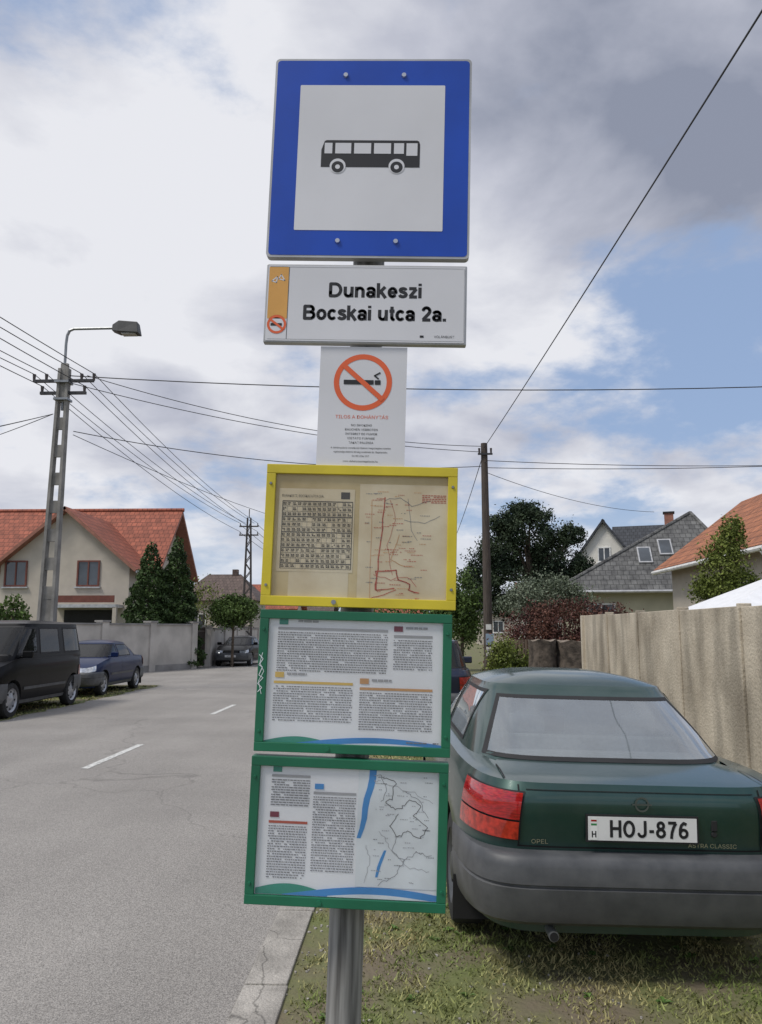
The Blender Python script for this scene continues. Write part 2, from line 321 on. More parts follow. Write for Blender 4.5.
mb=MB(); rs=random.Random(4)
for i in range(360):
    x=-.57+rs.random()**2*1.6; y=2.4+rs.random()*5; r=rs.uniform(.003,.010); vs=[(x+r*rs.uniform(.7,1.2)*math.cos(t),y+r*rs.uniform(.7,1.2)*math.sin(t),z) for z in(0,.006) for t in(0,1.2,2.4,3.7,5)]
    mb.add(vs+[(x,y,.004+r*.7)],[(i_,(i_+1)%5,5+(i_+1)%5,5+i_) for i_ in range(5)]+[(5+i_,5+(i_+1)%5,10) for i_ in range(5)])
mb.build('gravel',[kerbm])
mb=MB()
for i in range(70):
    x=-.4+rs.random()*2.6; y=2.6+rs.random()*3.6
    for j in range(rs.randint(5,9)):
        a=rs.random()*6.283; l=rs.uniform(.02,.05); ww=l*.22; c,s_=math.cos(a),math.sin(a)
        mb.add([(x,y,.004),(x+c*l*.5-s_*ww,y+s_*l*.5+c*ww,.016),(x+c*l,y+s_*l,.012),(x+c*l*.5+s_*ww,y+s_*l*.5-c*ww,.016)],[(0,1,2,3)])
mb.build('weeds',[leafM('weed_leaves',(.07,.13,.03),(.11,.18,.04),3)])

# ------------------------------------------------------------ foliage
def leaves_mesh(name,C,size,mat,parent,r,up=0):
    n=len(C); A=r.randn(n,3); A[:,2]*=(1-up*.5); A/=np.linalg.norm(A,axis=1)[:,None]
    B=np.cross(A,r.randn(n,3)); B/=np.linalg.norm(B,axis=1)[:,None]
    s=size*(.5+r.rand(n)); A*=s[:,None]; B*=(s*.5)[:,None]
    V=np.stack([C-A,C+B,C+A,C-B],1).reshape(-1,3)
    me=bpy.data.meshes.new(name); me.from_pydata(V.tolist(),[],np.arange(4*n).reshape(-1,4).tolist()); me.materials.append(mat)
    o=bpy.data.objects.new(name,me); col.objects.link(o); o.parent=parent; return o
def blobs_leaves(blobs,n,r,clumps=26,spread=.26):
    vol=np.array([(b[3]*b[4]*b[5])**.67 for b in blobs]); vol/=vol.sum(); C=[]
    for b,p in zip(blobs,vol):
        k=int(n*p); d=r.randn(clumps,3); d/=np.linalg.norm(d,axis=1)[:,None]; rad=.45+.5*r.rand(clumps)**.6
        cc=d*rad[:,None]; idx=r.randint(0,clumps,k); pts=cc[idx]+r.randn(k,3)*spread*(.6+.6*r.rand(clumps)[idx])[:,None]
        C.append(np.array(b[:3])+pts*np.array(b[3:6]))
    return np.concatenate(C)
barkm=M('bark',(.10,.075,.055),.9,var=.4,scale=12,bump=.8,bscale=30)
def tree(name,loc,blobs,n,size,mat,trunk_h,tr,seed=1,clumps=26,spread=.26):
    r=np.random.RandomState(seed); p=empty(name,loc)
    leaves_mesh('foliage',blobs_leaves(blobs,n,r,clumps,spread),size,mat,p,r)
    mb=MB(); mb.cyl((0,0,-.05),(0.03,0,trunk_h),tr,tr*.65,10)
    for b in blobs:
        for j in range(2):
            e=Vector(b[:3])+Vector([float(q) for q in r.randn(3)*.35])*min(b[3:6]); m_=Vector((e.x*.35,e.y*.35,(trunk_h*.8+e.z)/2))
            mb.cyl((0.02,0,trunk_h*.8),m_,tr*.45,tr*.3,6); mb.cyl(m_,e,tr*.3,tr*.08,6)
    mb.build('trunk',[barkm],p,smooth=50); return p
def conifer(name,loc,H,R,n,size,mat,seed=1,base=.1,rag=.25,pw=.8):
    r=np.random.RandomState(seed); p=empty(name,loc)
    h=base/H+(1-base/H)*(1-np.sqrt(r.rand(n)))*1.0; a=r.rand(n)*6.283
    lob=1+rag*np.sin(a*5+h*17+seed)*np.cos(h*31+a*3)+rag*.6*np.sin(h*60+a*2)
    rad=R*(1-h)**pw*lob*(.45+.55*r.rand(n)**.4)+.03
    C=np.stack([rad*np.cos(a),rad*np.sin(a),h*H+r.randn(n)*.03-rad*.12],1)
    leaves_mesh('foliage',C,size,mat,p,r)
    mb=MB(); mb.cyl((0,0,-.05),(0,0,H*.93),R*.09+.03,.015,8)
    for i in range(14):
        hh=H*(.12+.8*i/14); aa=i*2.4; rr=R*(1-hh/H)*.8; mb.cyl((0,0,hh),(rr*math.cos(aa),rr*math.sin(aa),hh-.1*rr),.03,.008,5)
    mb.build('trunk',[barkm],p,smooth=50); return p
dk=leafM('pine_needles',(.020,.036,.020),(.042,.062,.030),1.0)
th=leafM('thuja_leaves',(.03,.055,.018),(.06,.10,.03),1.5)
gr=leafM('green_leaves',(.05,.085,.02),(.09,.14,.035),1.3)
ol=leafM('silver_leaves',(.11,.14,.09),(.18,.21,.15),1.3)
rdl=leafM('red_leaves',(.075,.03,.028),(.13,.06,.042),1.6)
fr=leafM('fresh_leaves',(.09,.12,.02),(.15,.18,.04),1.6)
conifer('thuja_tree',(-11.25,34.4,0),5.5,1.3,20000,.07,th,2,.3,pw=.65)
conifer('thuja_tree',(-10.35,35.3,0),5.8,1.2,20000,.07,th,3,.3,pw=.65)
conifer('thuja_tree',(-14.2,26.2,0),3.1,.8,6000,.07,gr,5,.2,pw=.4)
conifer('thuja_tree',(-13.3,26.6,0),2.9,.75,6000,.07,gr,6,.2,pw=.4)
tree('clipped_round_tree',(-8.05,36.5,0),[(0,0,2.5,1.05,1.0,.66),(.25,.1,2.6,.75,.7,.55),(-.4,0,2.5,.6,.6,.6)],15000,.06,gr,2.1,.07,4,60,.2)
tree('small_bare_tree',(-10.3,40,0),[(0,0,3.0,.9,.9,1.0)],1100,.06,fr,1.8,.06,8)
tree('pine_tree',(5.65,38,0),[(-.1,0,6.2,1.5,1.6,1.4),(-1.6,.2,5.3,1.2,1.4,1.1),(1.4,0,5.1,1.3,1.4,1.4),(-.6,0,3.6,2.3,1.7,1.4),(1.2,.3,3.4,1.5,1.5,1.2),(.0,0,7.2,.9,.9,.5),(-2.2,0,4.0,1.0,1,.9),(2.0,0,6.1,.7,.7,.5),(-1.3,0,6.7,.7,.7,.45),(2.5,0,4.5,.6,.6,.5)],70000,.062,dk,5,.22,11,46,.16)
tree('olive_tree',(5.1,30,0),[(0,0,3.0,1.05,1,.7),(-.9,0,2.6,.8,.8,.6),(.8,0,2.7,.7,.7,.6)],12000,.045,ol,2,.09,12)
tree('red_leaf_bush',(4.9,24.5,0),[(0,0,1.8,1.5,.9,.75),(-1.2,0,1.6,.9,.8,.7),(1.2,0,1.65,.9,.8,.65),(-.3,0,1.1,1.8,.9,.7)],26000,.038,rdl,1,.06,13,60,.2)
tree('garden_bush',(2.3,19.5,0),[(0,0,.8,.45,.45,.55),(.45,0,.65,.4,.4,.45)],7000,.035,fr,.5,.03,14)
tree('street_tree',(2.1,33,0),[(0,0,3.1,.7,.9,.9),(-.5,0,2.2,.8,.8,.9),(.3,0,2.0,.6,.8,.9)],11000,.06,gr,1.8,.09,15)
tree('garden_tree',(6.75,17.5,0),[(0,0,3.0,.42,.5,.6),(.2,0,3.7,.28,.3,.42),(-.25,0,2.5,.42,.5,.42),(.35,0,2.5,.42,.5,.5),(.05,0,2.1,.55,.5,.4)],15000,.034,fr,2,.07,21,30,.24)
r_=np.random.RandomState(5)
bl=[(float(x),float(118+r_.rand()*12),float(2+r_.rand()*1.5),4.5,3,float(2.5+r_.rand()*2.2)) for x in np.arange(-75,80,5.0)]
pt=empty('distant_trees'); leaves_mesh('foliage',blobs_leaves(bl,40000,r_,16,.3),.28,gr,pt,r_)
mb=MB()
for b in bl: mb.cyl((b[0],b[1],0),(b[0],b[1],b[2]),.2,.1,6)
mb.build('trunks',[barkm],pt)

# ------------------------------------------------------------ houses
plaster=M('plaster_beige',(.50,.45,.38),.9,var=.08,scale=1.5,bump=.15,bscale=60)
plw=M('plaster_white',(.68,.66,.60),.9,var=.06,scale=1.5)
ply=M('plaster_yellow',(.50,.47,.34),.9,var=.08,scale=1.5)
redx=tileM('red_tiles_x',(.36,.105,.06),'x'); redy=tileM('red_tiles_y',(.36,.105,.06),'y')
gyx=tileM('gray_tiles_x',(.11,.11,.11),'x',c2=(.17,.17,.165)); gyy=tileM('gray_tiles_y',(.11,.11,.11),'y',c2=(.17,.17,.165))
dkx=tileM('dark_tiles_x',(.05,.055,.065),'x'); dky=tileM('dark_tiles_y',(.05,.055,.065),'y')
brx=tileM('brown_tiles_x',(.14,.10,.085),'x')
orx=tileM('orange_tiles_x',(.40,.15,.07),'x'); ory=tileM('orange_tiles_y',(.40,.15,.07),'y')
wfr=M('window_frame_brown',(.16,.05,.035),.6); wfw=M('window_frame_white',(.7,.7,.68),.5)
wgl=M('window_glass',(.05,.06,.07),.05,var=.4,scale=1,spec=1); dark=M('dark_opening',(.02,.02,.02),.8)
fasc=M('fascia',(.30,.13,.09),.7); gut=M('gutter_metal',(.5,.5,.5),.4,.6)
def window(mb,c,w,h,mf,mg,axis='y',sgn=-1,div=1,ms=None):
    cx,cy,cz=c; t=.07
    def bx(dx,dz,sx,sz,dep,m,off=0):
        if axis=='y': mb.box((cx+dx,cy+sgn*(dep/2+off),cz+dz),(sx,dep,sz),m)
        else: mb.box((cx+sgn*(dep/2+off),cy+dx,cz+dz),(dep,sx,sz),m)
    bx(0,0,w-2*t,h-2*t,.02,mg)
    bx(-w/2+t/2,0,t,h,.06,mf); bx(w/2-t/2,0,t,h,.06,mf); bx(0,h/2-t/2,w-2*t,t,.06,mf); bx(0,-h/2+t/2,w-2*t,t,.06,mf)
    for i in range(div):
        bx(-w/2+(i+1)*w/(div+1),0,.06,h-2*t,.055,mf)
    bx(0,-h/2-.04,w+.16,.06,.12,ms if ms is not None else mf)
p=empty('red_roof_house',(-16.35,37.4,0)); p.scale=(1.09,1.0,1.075); mb=MB()
mb.box((0,1.5,2.2),(5.7,3,4.4),0); mb.add([(-2.85,0,4.4),(2.85,0,4.4),(0,0,6.75),(-2.85,3,4.4),(2.85,3,4.4),(0,3,6.75)],[(0,1,2),(5,4,3),(0,2,5,3),(1,4,5,2)],0)
mb.box((-2.95,6.25,2.2),(11.6,6.5,4.4),0)
mb.add([(2.85,3,4.4),(2.85,9.5,4.4),(2.85,6.25,7.3)],[(0,1,2)],0)
mb.build('walls',[plaster],p)
mb=MB(); 
mb.slab([(0,-.45,6.95),(0,6,6.95),(-3.3,6,4.15),(-3.3,-.45,4.15)],.14,0,1); mb.slab([(0,6,6.95),(0,-.45,6.95),(3.3,-.45,4.15),(3.3,6,4.15)],.14,0,1)
mb.build('gable_roof',[redy,fasc],p)
mb=MB(); mb.slab([(3.45,2.5,4.25),(3.45,6.25,7.65),(-9,6.25,7.65),(-9,2.5,4.25)],.15,0,1); mb.slab([(3.45,6.25,7.65),(3.45,10,4.25),(-9,10,4.25),(-9,6.25,7.65)],.15,0,1)
mb.cyl((3.5,6.25,7.68),(-9,6.25,7.68),.1,n=8); mb.build('main_roof',[redx,fasc],p)
mb=MB()
window(mb,(-2.15,0,4.0),1.0,1.15,0,1,ms=2); window(mb,(1.05,0,4.0),1.0,1.15,0,1,ms=2)
window(mb,(-2.15,0,1.4),1.2,1.4,0,1,ms=2)
mb.box((1.2,-.03,1.2),(2.2,.06,2.4),3)
mb.box((1.2,-.5,2.55),(2.9,1.0,.14),2)
mb.box((-.2,-.92,1.25),(.16,.16,2.5),4); mb.box((2.6,-.92,1.25),(.16,.16,2.5),4)
mb.box((1.2,-.9,2.85),(2.7,.05,.3),0)
mb.cyl((3.3,2.5,4.1),(3.3,-.4,4.05),.06,n=8,m=2)
mb.build('windows_and_porch',[wfr,wgl,gut,dark,plaster],p)
p=empty('brown_roof_house',(-13.6,56,0)); mb=MB(); mb.box((0,2.5,1.9),(5.2,5,3.8),0); mb.build('walls',[plaster],p)
mb=MB(); mb.slab([(-3,-.4,3.7),(3,-.4,3.7),(1.2,2.5,5.7),(-1.2,2.5,5.7)],.12); mb.slab([(3,-.4,3.7),(3,5.4,3.7),(1.2,2.5,5.7)],.12); mb.slab([(-3,5.4,3.7),(-3,-.4,3.7),(-1.2,2.5,5.7)],.12); mb.slab([(3,5.4,3.7),(-3,5.4,3.7),(-1.2,2.5,5.7),(1.2,2.5,5.7)],.12)
mb.box((.8,2.5,5.75),(.4,.4,.6)); mb.build('hip_roof',[brx],p)
mb=MB(); window(mb,(-1.2,0,2.2),1.1,1.2,0,1); window(mb,(1.2,0,2.2),1.1,1.2,0,1); mb.build('windows',[wfw,wgl],p)
p=empty('gray_roof_house',(10.7,35,0),(0,0,math.radians(-9))); mb=MB(); mb.box((-.1,4,1.7),(7.6,8,3.4),0); mb.build('walls',[ply],p)
mb=MB(); A=(-4.4,-.5,3.35);B=(4.2,-.5,3.35);C=(4.2,8.5,3.35);Dd=(-4.4,8.5,3.35);E=(2.1,3.4,7.15);F=(2.1,5,7.15)
mb.slab([A,B,E],.15,0,2); mb.slab([B,C,F,E],.15,1,2); mb.slab([C,Dd,F],.15,0,2); mb.slab([Dd,A,E,F],.15,1,2)
mb.cyl(A,E,.09,n=8,m=0); mb.cyl(B,E,.09,n=8,m=0)
mb.build('hip_roof',[gyx,gyy,gut],p)
mb=MB()
def onroof(x,t): return x,-.5+3.9*t,3.35+3.8*t
for (x,t) in ((-.35,.42),(.6,.52)):
    a=math.atan2(3.8,3.9); c=Vector(onroof(x,t)); d=Vector((0,math.cos(a),math.sin(a))); nrm=Vector((0,-math.sin(a),math.cos(a)))
    q=[c+Vector((sx*.3,0,0))+d*sz*.55+nrm*.08 for sx,sz in((-1,-1),(1,-1),(1,1),(-1,1))]; mb.slab(q,.08,0)
    q=[c+Vector((sx*.24,0,0))+d*sz*.47+nrm*.084 for sx,sz in((-1,-1),(1,-1),(1,1),(-1,1))]; mb.slab(q,.004,1)
window(mb,(-2.4,0,2.2),1.2,1.2,2,1); window(mb,(1.3,0,2.2),1.2,1.2,2,1)
mb.cyl((-4.4,-.55,3.28),(4.2,-.55,3.28),.07,n=8,m=3)
mb.build('windows_and_skylights',[gut,wgl,wfw,gut],p)
p=empty('white_gable_house',(11.6,48,0),(0,0,math.radians(-17))); mb=MB(); mb.box((0,4,2.7),(3.9,8,5.4),0); mb.add([(-1.95,0,5.4),(1.95,0,5.4),(0,0,8.05),(-1.95,8,5.4),(1.95,8,5.4),(0,8,8.05)],[(0,1,2),(5,4,3),(0,2,5,3),(1,4,5,2)],0)
mb.box((3.7,4.5,2.6),(3.6,6,5.2),0); mb.build('walls',[plw],p)
mb=MB(); mb.slab([(0,-.3,8.22),(0,8.3,8.22),(-2.3,8.3,5.1),(-2.3,-.3,5.1)],.12,0); mb.slab([(0,8.3,8.22),(0,-.3,8.22),(2.3,-.3,5.1),(2.3,8.3,5.1)],.12,0)
mb.slab([(.3,1.4,5.5),(5.8,1.4,5.5),(4.6,4.5,8.3),(.3,4.5,8.3)],.15,1); mb.slab([(5.8,1.4,5.5),(5.8,7.6,5.5),(4.6,4.5,8.3)],.15,0); mb.build('roof',[dky,dkx],p)
mb=MB(); mb.box((3.8,4.5,8.4),(.55,.55,1.2),0); mb.box((3.8,4.5,9.05),(.7,.7,.1),1); mb.build('chimney',[fasc,dark],p)
mb=MB(); window(mb,(0,0,6.1),.75,.9,0,1); window(mb,(-.1,0,3),1.1,1.2,0,1); mb.build('windows',[wfw,wgl],p)
p=empty('orange_roof_house',(8.75,20,0)); mb=MB(); mb.box((3,4,1.85),(5.4,8,3.7),0)
mb.add([(.3,0,3.7),(5.7,0,3.7),(3,0,5.9),(.3,8,3.7),(5.7,8,3.7),(3,8,5.9)],[(0,1,2),(5,4,3),(0,2,5,3),(1,4,5,2)],0); mb.build('walls',[plaster],p)
mb=MB(); mb.slab([(3,-.5,6.15),(3,8.4,6.15),(-.2,8.4,3.72),(-.2,-.5,3.72)],.16,0,1); mb.slab([(3,8.4,6.15),(3,-.5,6.15),(6.2,-.5,3.72),(6.2,8.4,3.72)],.16,0,1)
mb.build('roof',[ory,fasc],p)
mb=MB(); mb.cyl((-.22,-.5,3.62),(-.22,8.4,3.62),.07,n=8); mb.path([(-.22,-.35,3.55),(.1,-.2,3.15),(.2,-.08,2.95),(.2,-.08,0)],.045,8); mb.build('gutter',[wfw],p)
mb=MB(); window(mb,(.3,2,2.2),1.2,1.3,0,1,axis='x'); window(mb,(2,0,2.2),1.3,1.3,0,1); mb.build('windows',[wfr,wgl],p)
for i,(x,y,wd,ma) in enumerate([(-14,72,7,redx),(-13,90,8,brx),(14,70,8,redx),(12,92,8,gyx),(-30,52,9,brx),(24,44,9,redx),(-3,150,10,redx)]):
    p=empty('distant_house',(x,y,0)); mb=MB(); mb.box((0,3,1.75),(wd,6,3.5),0); mb.build('walls',[plaster if i%2 else plw],p)
    mb=MB(); h=wd/2+.5; mb.slab([(-h,-.5,3.5),(h,-.5,3.5),(h,3,5.9),(-h,3,5.9)],.14); mb.slab([(h,6.5,3.5),(-h,6.5,3.5),(-h,3,5.9),(h,3,5.9)],.14)
    mb.build('roof',[ma],p); mb=MB(); mb.add([(-wd/2,0,3.5),(-wd/2,6,3.5),(-wd/2,3,5.7),(wd/2,0,3.5),(wd/2,6,3.5),(wd/2,3,5.7)],[(0,1,2),(5,4,3)],0); mb.build('gables',[plaster],p)
    mb=MB()
    for dx in(-wd/4,wd/4): window(mb,(dx,0,2.0),1.2,1.3,0,1)
    mb.build('windows',[wfw,wgl],p)

# ------------------------------------------------------------ walls, fences
stuc=M('rendered_wall',(.50,.47,.43),.9,var=.16,scale=1.2,bump=.2,bscale=40,detail=8)
stub=M('wall_base',(.27,.26,.25),.9,var=.2,scale=2)
def wallrun(mb,x,y0,y1,h,xe=None):
    xe=x if xe is None else xe
    yc=(y0+y1)/2; L_=math.hypot(y1-y0,xe-x); a=-math.atan2(xe-x,y1-y0)
    mb.box(((x+xe)/2,yc,h/2+.12),(.2,L_,h-.24),0,rz=a); mb.box(((x+xe)/2,yc,.12),(.26,L_,.24),1,rz=a); mb.box(((x+xe)/2,yc,h+.03),(.3,L_,.06),1,rz=a)
    k=max(1,int(L_/2.6))
    for i in range(k+1):
        t=i/k; mb.box((x+(xe-x)*t,y0+(y1-y0)*t,h/2+.05),(.34,.34,h+.1),0,rz=a); mb.box((x+(xe-x)*t,y0+(y1-y0)*t,h+.13),(.42,.42,.07),1,rz=a)
mb=MB(); wallrun(mb,-12.6,9,27.2,1.65); wallrun(mb,-12.6,27.6,34.8,1.85,-9.45); wallrun(mb,-9.3,37.0,60,1.7,-9.2)
mb.build('garden_wall',[stuc,stub])
gm_=M('gate_metal',(.06,.045,.04),.5,.3); mb=MB()
for i in range(18): mb.box((-9.4,35.1+i*.1,.9),(.03,.035,1.7),0)
mb.box((-9.4,35.95,.25),(.05,1.8,.06)); mb.box((-9.4,35.95,1.6),(.05,1.8,.06)); mb.build('driveway_gate',[gm_])
def fenceM():
    m=M('weathered_concrete',(.43,.37,.285),.95,var=.12,scale=1.6,bump=.6,bscale=30,detail=9,c2=(.55,.485,.385)); nt=m.node_tree; b=nt.nodes['Principled BSDF']
    src=b.inputs['Base Color'].links[0].from_socket
    tc=nn(nt,'ShaderNodeTexCoord'); mp=nn(nt,'ShaderNodeMapping'); mp.inputs['Scale'].default_value=(3,3,.8); nt.links.new(tc.outputs['Object'],mp.inputs[0])
    n=nn(nt,'ShaderNodeTexNoise'); n.inputs['Scale'].default_value=.9; n.inputs['Detail'].default_value=9; nt.links.new(mp.outputs[0],n.inputs['Vector'])
    mr=nn(nt,'ShaderNodeMapRange'); mr.inputs[1].default_value=.38; mr.inputs[2].default_value=.58; mr.inputs[3].default_value=.66; mr.inputs[4].default_value=1.06; nt.links.new(n.outputs[0],mr.inputs[0])
    sc=nn(nt,'ShaderNodeVectorMath',operation='SCALE'); nt.links.new(src,sc.inputs[0]); nt.links.new(mr.outputs[0],sc.inputs['Scale']); nt.links.new(sc.outputs[0],b.inputs['Base Color']); return m
fm_=fenceM(); mb=MB(); y=1.0; i=0
while y<16:
    h=1.84+.006*y+random.uniform(-.02,.02)
    mb.box((3.62+random.uniform(-.012,.012),y+.985,h/2),(.07,1.92,h),0,rz=random.uniform(-.006,.006))
    mb.box((3.64,y-.005,(h+.03)/2),(.15,.05,h+.03),0); y+=1.98
mb.box((3.61,y,.97),(.15,.13,1.95),0)
for z in(.5,1.4): mb.box((3.68,8.9,z),(.05,15.8,.08),0)
mb.build('concrete_fence',[fm_],bevel=.008)
wood=M('old_wood',(.14,.10,.07),.9,var=.3,scale=4,stretch=(6,6,.6),bump=.4); mb=MB()
for i in range(14): mb.box((2.6+i*.09,21.5,.7),(.07,.02,1.4),0)
mb.box((3.2,21.53,.4),(1.3,.04,.08)); mb.box((3.2,21.53,1.1),(1.3,.04,.08)); mb.build('wooden_fence',[wood])
cut=M('cut_wood',(.22,.18,.14),.9,var=.3,scale=9); lb=M('log_bark',(.085,.068,.054),.95,var=.5,scale=7,bump=1,bscale=18)
mb=MB(); rr=random.Random(3)
for (x,z,r) in [(2.75,.2,.2),(3.15,.22,.22),(3.57,.2,.2),(2.95,.55,.2),(3.36,.58,.21),(3.78,.56,.2)]:
    n=18; pr=[1+rr.uniform(-.1,.1) for _ in range(n)]; y0=18.2+rr.uniform(-.08,.08); y1=y0+.7
    vs=[(x+r*pr[i]*math.cos(6.283*i/n),yy,z+r*pr[i]*math.sin(6.283*i/n)) for yy in(y0,y1) for i in range(n)]
    mb.add(vs,[(i,(i+1)%n,n+(i+1)%n,n+i) for i in range(n)],1); mb.add(vs,[tuple(range(n)),tuple(range(2*n-1,n-1,-1))],0)
for (x,z,r,hh) in ((3.0,.76,.32,.66),(3.68,.78,.38,.62)):
    n=22; pr=[r*(1+rr.uniform(-.09,.09)) for _ in range(n)]; vs=[]
    for zz,f in((z,1.0),(z+hh*.5,.93),(z+hh,.99)): vs+=[(x+pr[i]*f*math.cos(6.283*i/n),18.5+pr[i]*f*math.sin(6.283*i/n),zz+(.03*math.sin(i*1.3) if zz>z else 0)) for i in range(n)]
    mb.add(vs,[(j*n+i,j*n+(i+1)%n,(j+1)*n+(i+1)%n,(j+1)*n+i) for j in range(2) for i in range(n)],1); mb.add(vs,[tuple(range(2*n,3*n))],0)
mb.build('log_pile',[cut,lb],smooth=40)
tw=M('tent_canvas',(.75,.76,.78),.7,var=.04); mb=MB(); c=(6.35,14); h=1.55
for i in range(4):
    q=[(-h,-h),(h,-h),(h,h),(-h,h)]; a=q[i]; b_=q[(i+1)%4]
    mb.slab([(c[0]+a[0],c[1]+a[1],1.90),(c[0]+b_[0],c[1]+b_[1],1.90),(c[0],c[1],2.62)],.01)
    mb.slab([(c[0]+a[0],c[1]+a[1],1.70),(c[0]+b_[0],c[1]+b_[1],1.70),(c[0]+b_[0],c[1]+b_[1],1.90),(c[0]+a[0],c[1]+a[1],1.90)],.01)
    mb.cyl((c[0]+a[0]*.98,c[1]+a[1]*.98,0),(c[0]+a[0]*.98,c[1]+a[1]*.98,1.92),.02,n=8,m=1)
mb.build('garden_tent',[tw,gut])

# ------------------------------------------------------------ poles and wires
conc=M('pole_concrete',(.24,.23,.215),.9,var=.22,scale=3,bump=.3); stl=M('galvanised_steel',(.28,.29,.30),.45,.7,var=.15,scale=9); cer=M('insulator',(.06,.045,.04),.3)
dst=M('dark_steel',(.05,.05,.055),.6,.4)
p=empty('street_lamp',(-9.75,21.3,0)); mb=MB(); H=8.9
def tp(z): return .24-.09*z/H
lx=lambda z:.012*z
for s in(-1,1):
    vs=[]
    for z in(0,H):
        hw_=tp(z); cx=lx(z)
        for dx in(hw_-.075,hw_):
            for dy in(-.13+.004*z,.13-.004*z): vs.append((cx+s*dx,dy,z))
    mb.add(vs,[(0,1,3,2),(4,6,7,5),(0,2,6,4),(1,5,7,3),(0,4,5,1),(2,3,7,6)])
z=.3
while z<H:
    mb.box((lx(z),0,z),(tp(z)*2-.1,.09,.34),0); z+=.78
mb.box((lx(3),.0,1.4),(tp(1)*2-.12,.07,2.8),0); mb.box((lx(H),0,H-.4),(tp(H)*2-.1,.1,.8),0)
mb.build('concrete_pole',[conc],p)
mb=MB()
mb.path([(.1,0,7.7),(.1,0,9.65),(.12,0,9.88),(.18,0,10.02),(.3,0,10.07),(1.45,0,10.08)],.04,8)
mb.box((.1,0,8.0),(.4,.34,.06)); mb.box((.1,0,8.5),(.4,.34,.06)); mb.build('lamp_arm',[stl],p)
mb=MB(); vs=[(1.42,-.10,9.98),(1.42,.10,9.98),(1.6,.18,9.92),(1.6,-.18,9.92),(2.2,.17,9.88),(2.2,-.17,9.88),(1.42,-.08,10.16),(1.42,.08,10.16),(1.62,.14,10.26),(1.62,-.14,10.26),(2.14,.12,10.22),(2.14,-.12,10.22)]
mb.add(vs,[(0,1,2,3),(3,2,4,5),(6,9,8,7),(9,11,10,8),(0,3,9,6),(3,5,11,9),(5,4,10,11),(4,2,8,10),(2,1,7,8),(1,0,6,7)])
mb.build('lamp_head',[M('lamp_housing',(.05,.05,.05),.5)],p,bevel=.02)
mb=MB(); mb.box((1.9,0,9.885),(.40,.24,.03)); mb.build('lamp_lens',[M('lens',(.4,.4,.38),.3)],p)
mb=MB(); arms=[]
for z,y in((8.55,0),(8.2,0)):
    mb.box((.1,0,z),(1.7 if z>8.4 else 1.3,.08,.08))
    for dx in((-.75,-.4,.6,.95) if z>8.4 else (-.5,.7)):
        mb.cyl((dx,0,z),(dx,0,z+.2),.035,.05,8,1); arms.append((dx-9.75,21.3,z+.2))
mb.build('crossarms',[dst,cer],p,smooth=40)
p=empty('wooden_utility_pole',(2.6,27,0)); mb=MB(); n=14
mb.cyl((0,0,-.1),(-.02,0,8.0),.16,.11,n); mb.build('pole',[M('pole_wood',(.075,.06,.05),.9,var=.35,scale=5,stretch=(8,8,.4),bump=.5)],p,smooth=40)
mb=MB(); mb.box((0,-.14,7.6),(.5,.05,.06)); 
for dx in(-.2,.2): mb.cyl((dx,-.14,7.62),(dx,-.14,7.8),.03,.04,8,1)
mb.cyl((0,-.13,7.3),(.0,-.26,7.3),.02,n=6); mb.build('bracket',[dst,cer],p)
mb=MB(); mb.box((.03,-.17,1.35),(.26,.02,.36),0); mb.box((.02,-.168,.95),(.22,.02,.3),1); mb.box((0,-.17,1.75),(.18,.02,.18),1); mb.build('notices',[M('poster_blue',(.25,.33,.42),.7),M('poster_white',(.6,.6,.57),.7)],p)
p=empty('lattice_utility_pole',(-9.15,45,0)); mb=MB(); H=8.0
for sx in(-1,1):
    for sy in(-1,1): mb.cyl((sx*.28,sy*.2,0),(sx*.09,sy*.09,H),.04,.035,6)
z=0;k=0
while z<H-.4:
    w0=.28-.19*z/H; w1=.28-.19*(z+.45)/H; s=1 if k%2 else -1
    for sy in(-1,1): mb.cyl((s*w0,sy*.15,z),(-s*w1,sy*.15,z+.45),.026,n=5)
    z+=.45;k+=1
for z in(7.0,7.5): mb.box((0,0,z),(1.1,.08,.07))
for dx in(-.5,.5): 
    for z in(7.0,7.5): mb.cyl((dx,0,z),(dx,0,z+.18),.03,n=6)
mb.cyl((0,0,H),(0,0,H+.5),.03,n=6)
mb.build('lattice',[M('rusty_steel',(.10,.09,.085),.8,.3)],p)
wm=M('wire_black',(.02,.02,.022),.6); mb=MB()
def wire(a,b,sag,r=.012,n=22):
    a=Vector(a);b=Vector(b); pts=[]
    for i in range(n+1):
        t=i/n; q=a.lerp(b,t); q.z-=4*sag*t*(1-t); pts.append(q)
    for u,v in zip(pts[:-1],pts[1:]): mb.cyl(u,v,r,n=5,cap=False)
PT=(2.58,27,7.85)
wire(PT,(4.7,-14,8.3),.22,.012)
wire((-9.5,21.3,8.7),(26,23,9.6),.75,.015); wire((-9.0,21.3,8.7),(2.5,27,7.9),.45,.011)
wire((-9.5,21.3,8.5),(2.5,27,7.7),.35,.011); wire((-9.3,21.3,7.1),(2.5,27,7.2),.4,.012); wire((-9.3,21.3,7.0),(-3,50,7.5),.5,.010)
wire((2.6,27,7.4),(28,30,8.6),.5,.012); wire((2.6,27,7.15),(24,25.5,7.6),.35,.012); wire((2.6,27,7.0),(11.0,36,6.9),.3,.01)
for i,a in enumerate(arms):
    b=(-9.15+(-.5,-.2,.3,.5,-.5,.5)[i],45,7.68 if i<4 else 7.2); wire(a,b,.35,.011)
    wire(a,(a[0]-2.2+.2*i,-14,8.9 if i<4 else 8.5),.6,.012)
for b in((-26,27,7.6),(-26,24,6.4),(-24,31,7.9),(-26,22,5.6)): wire((-9.9,21.3,7.6),b,.4,.011)
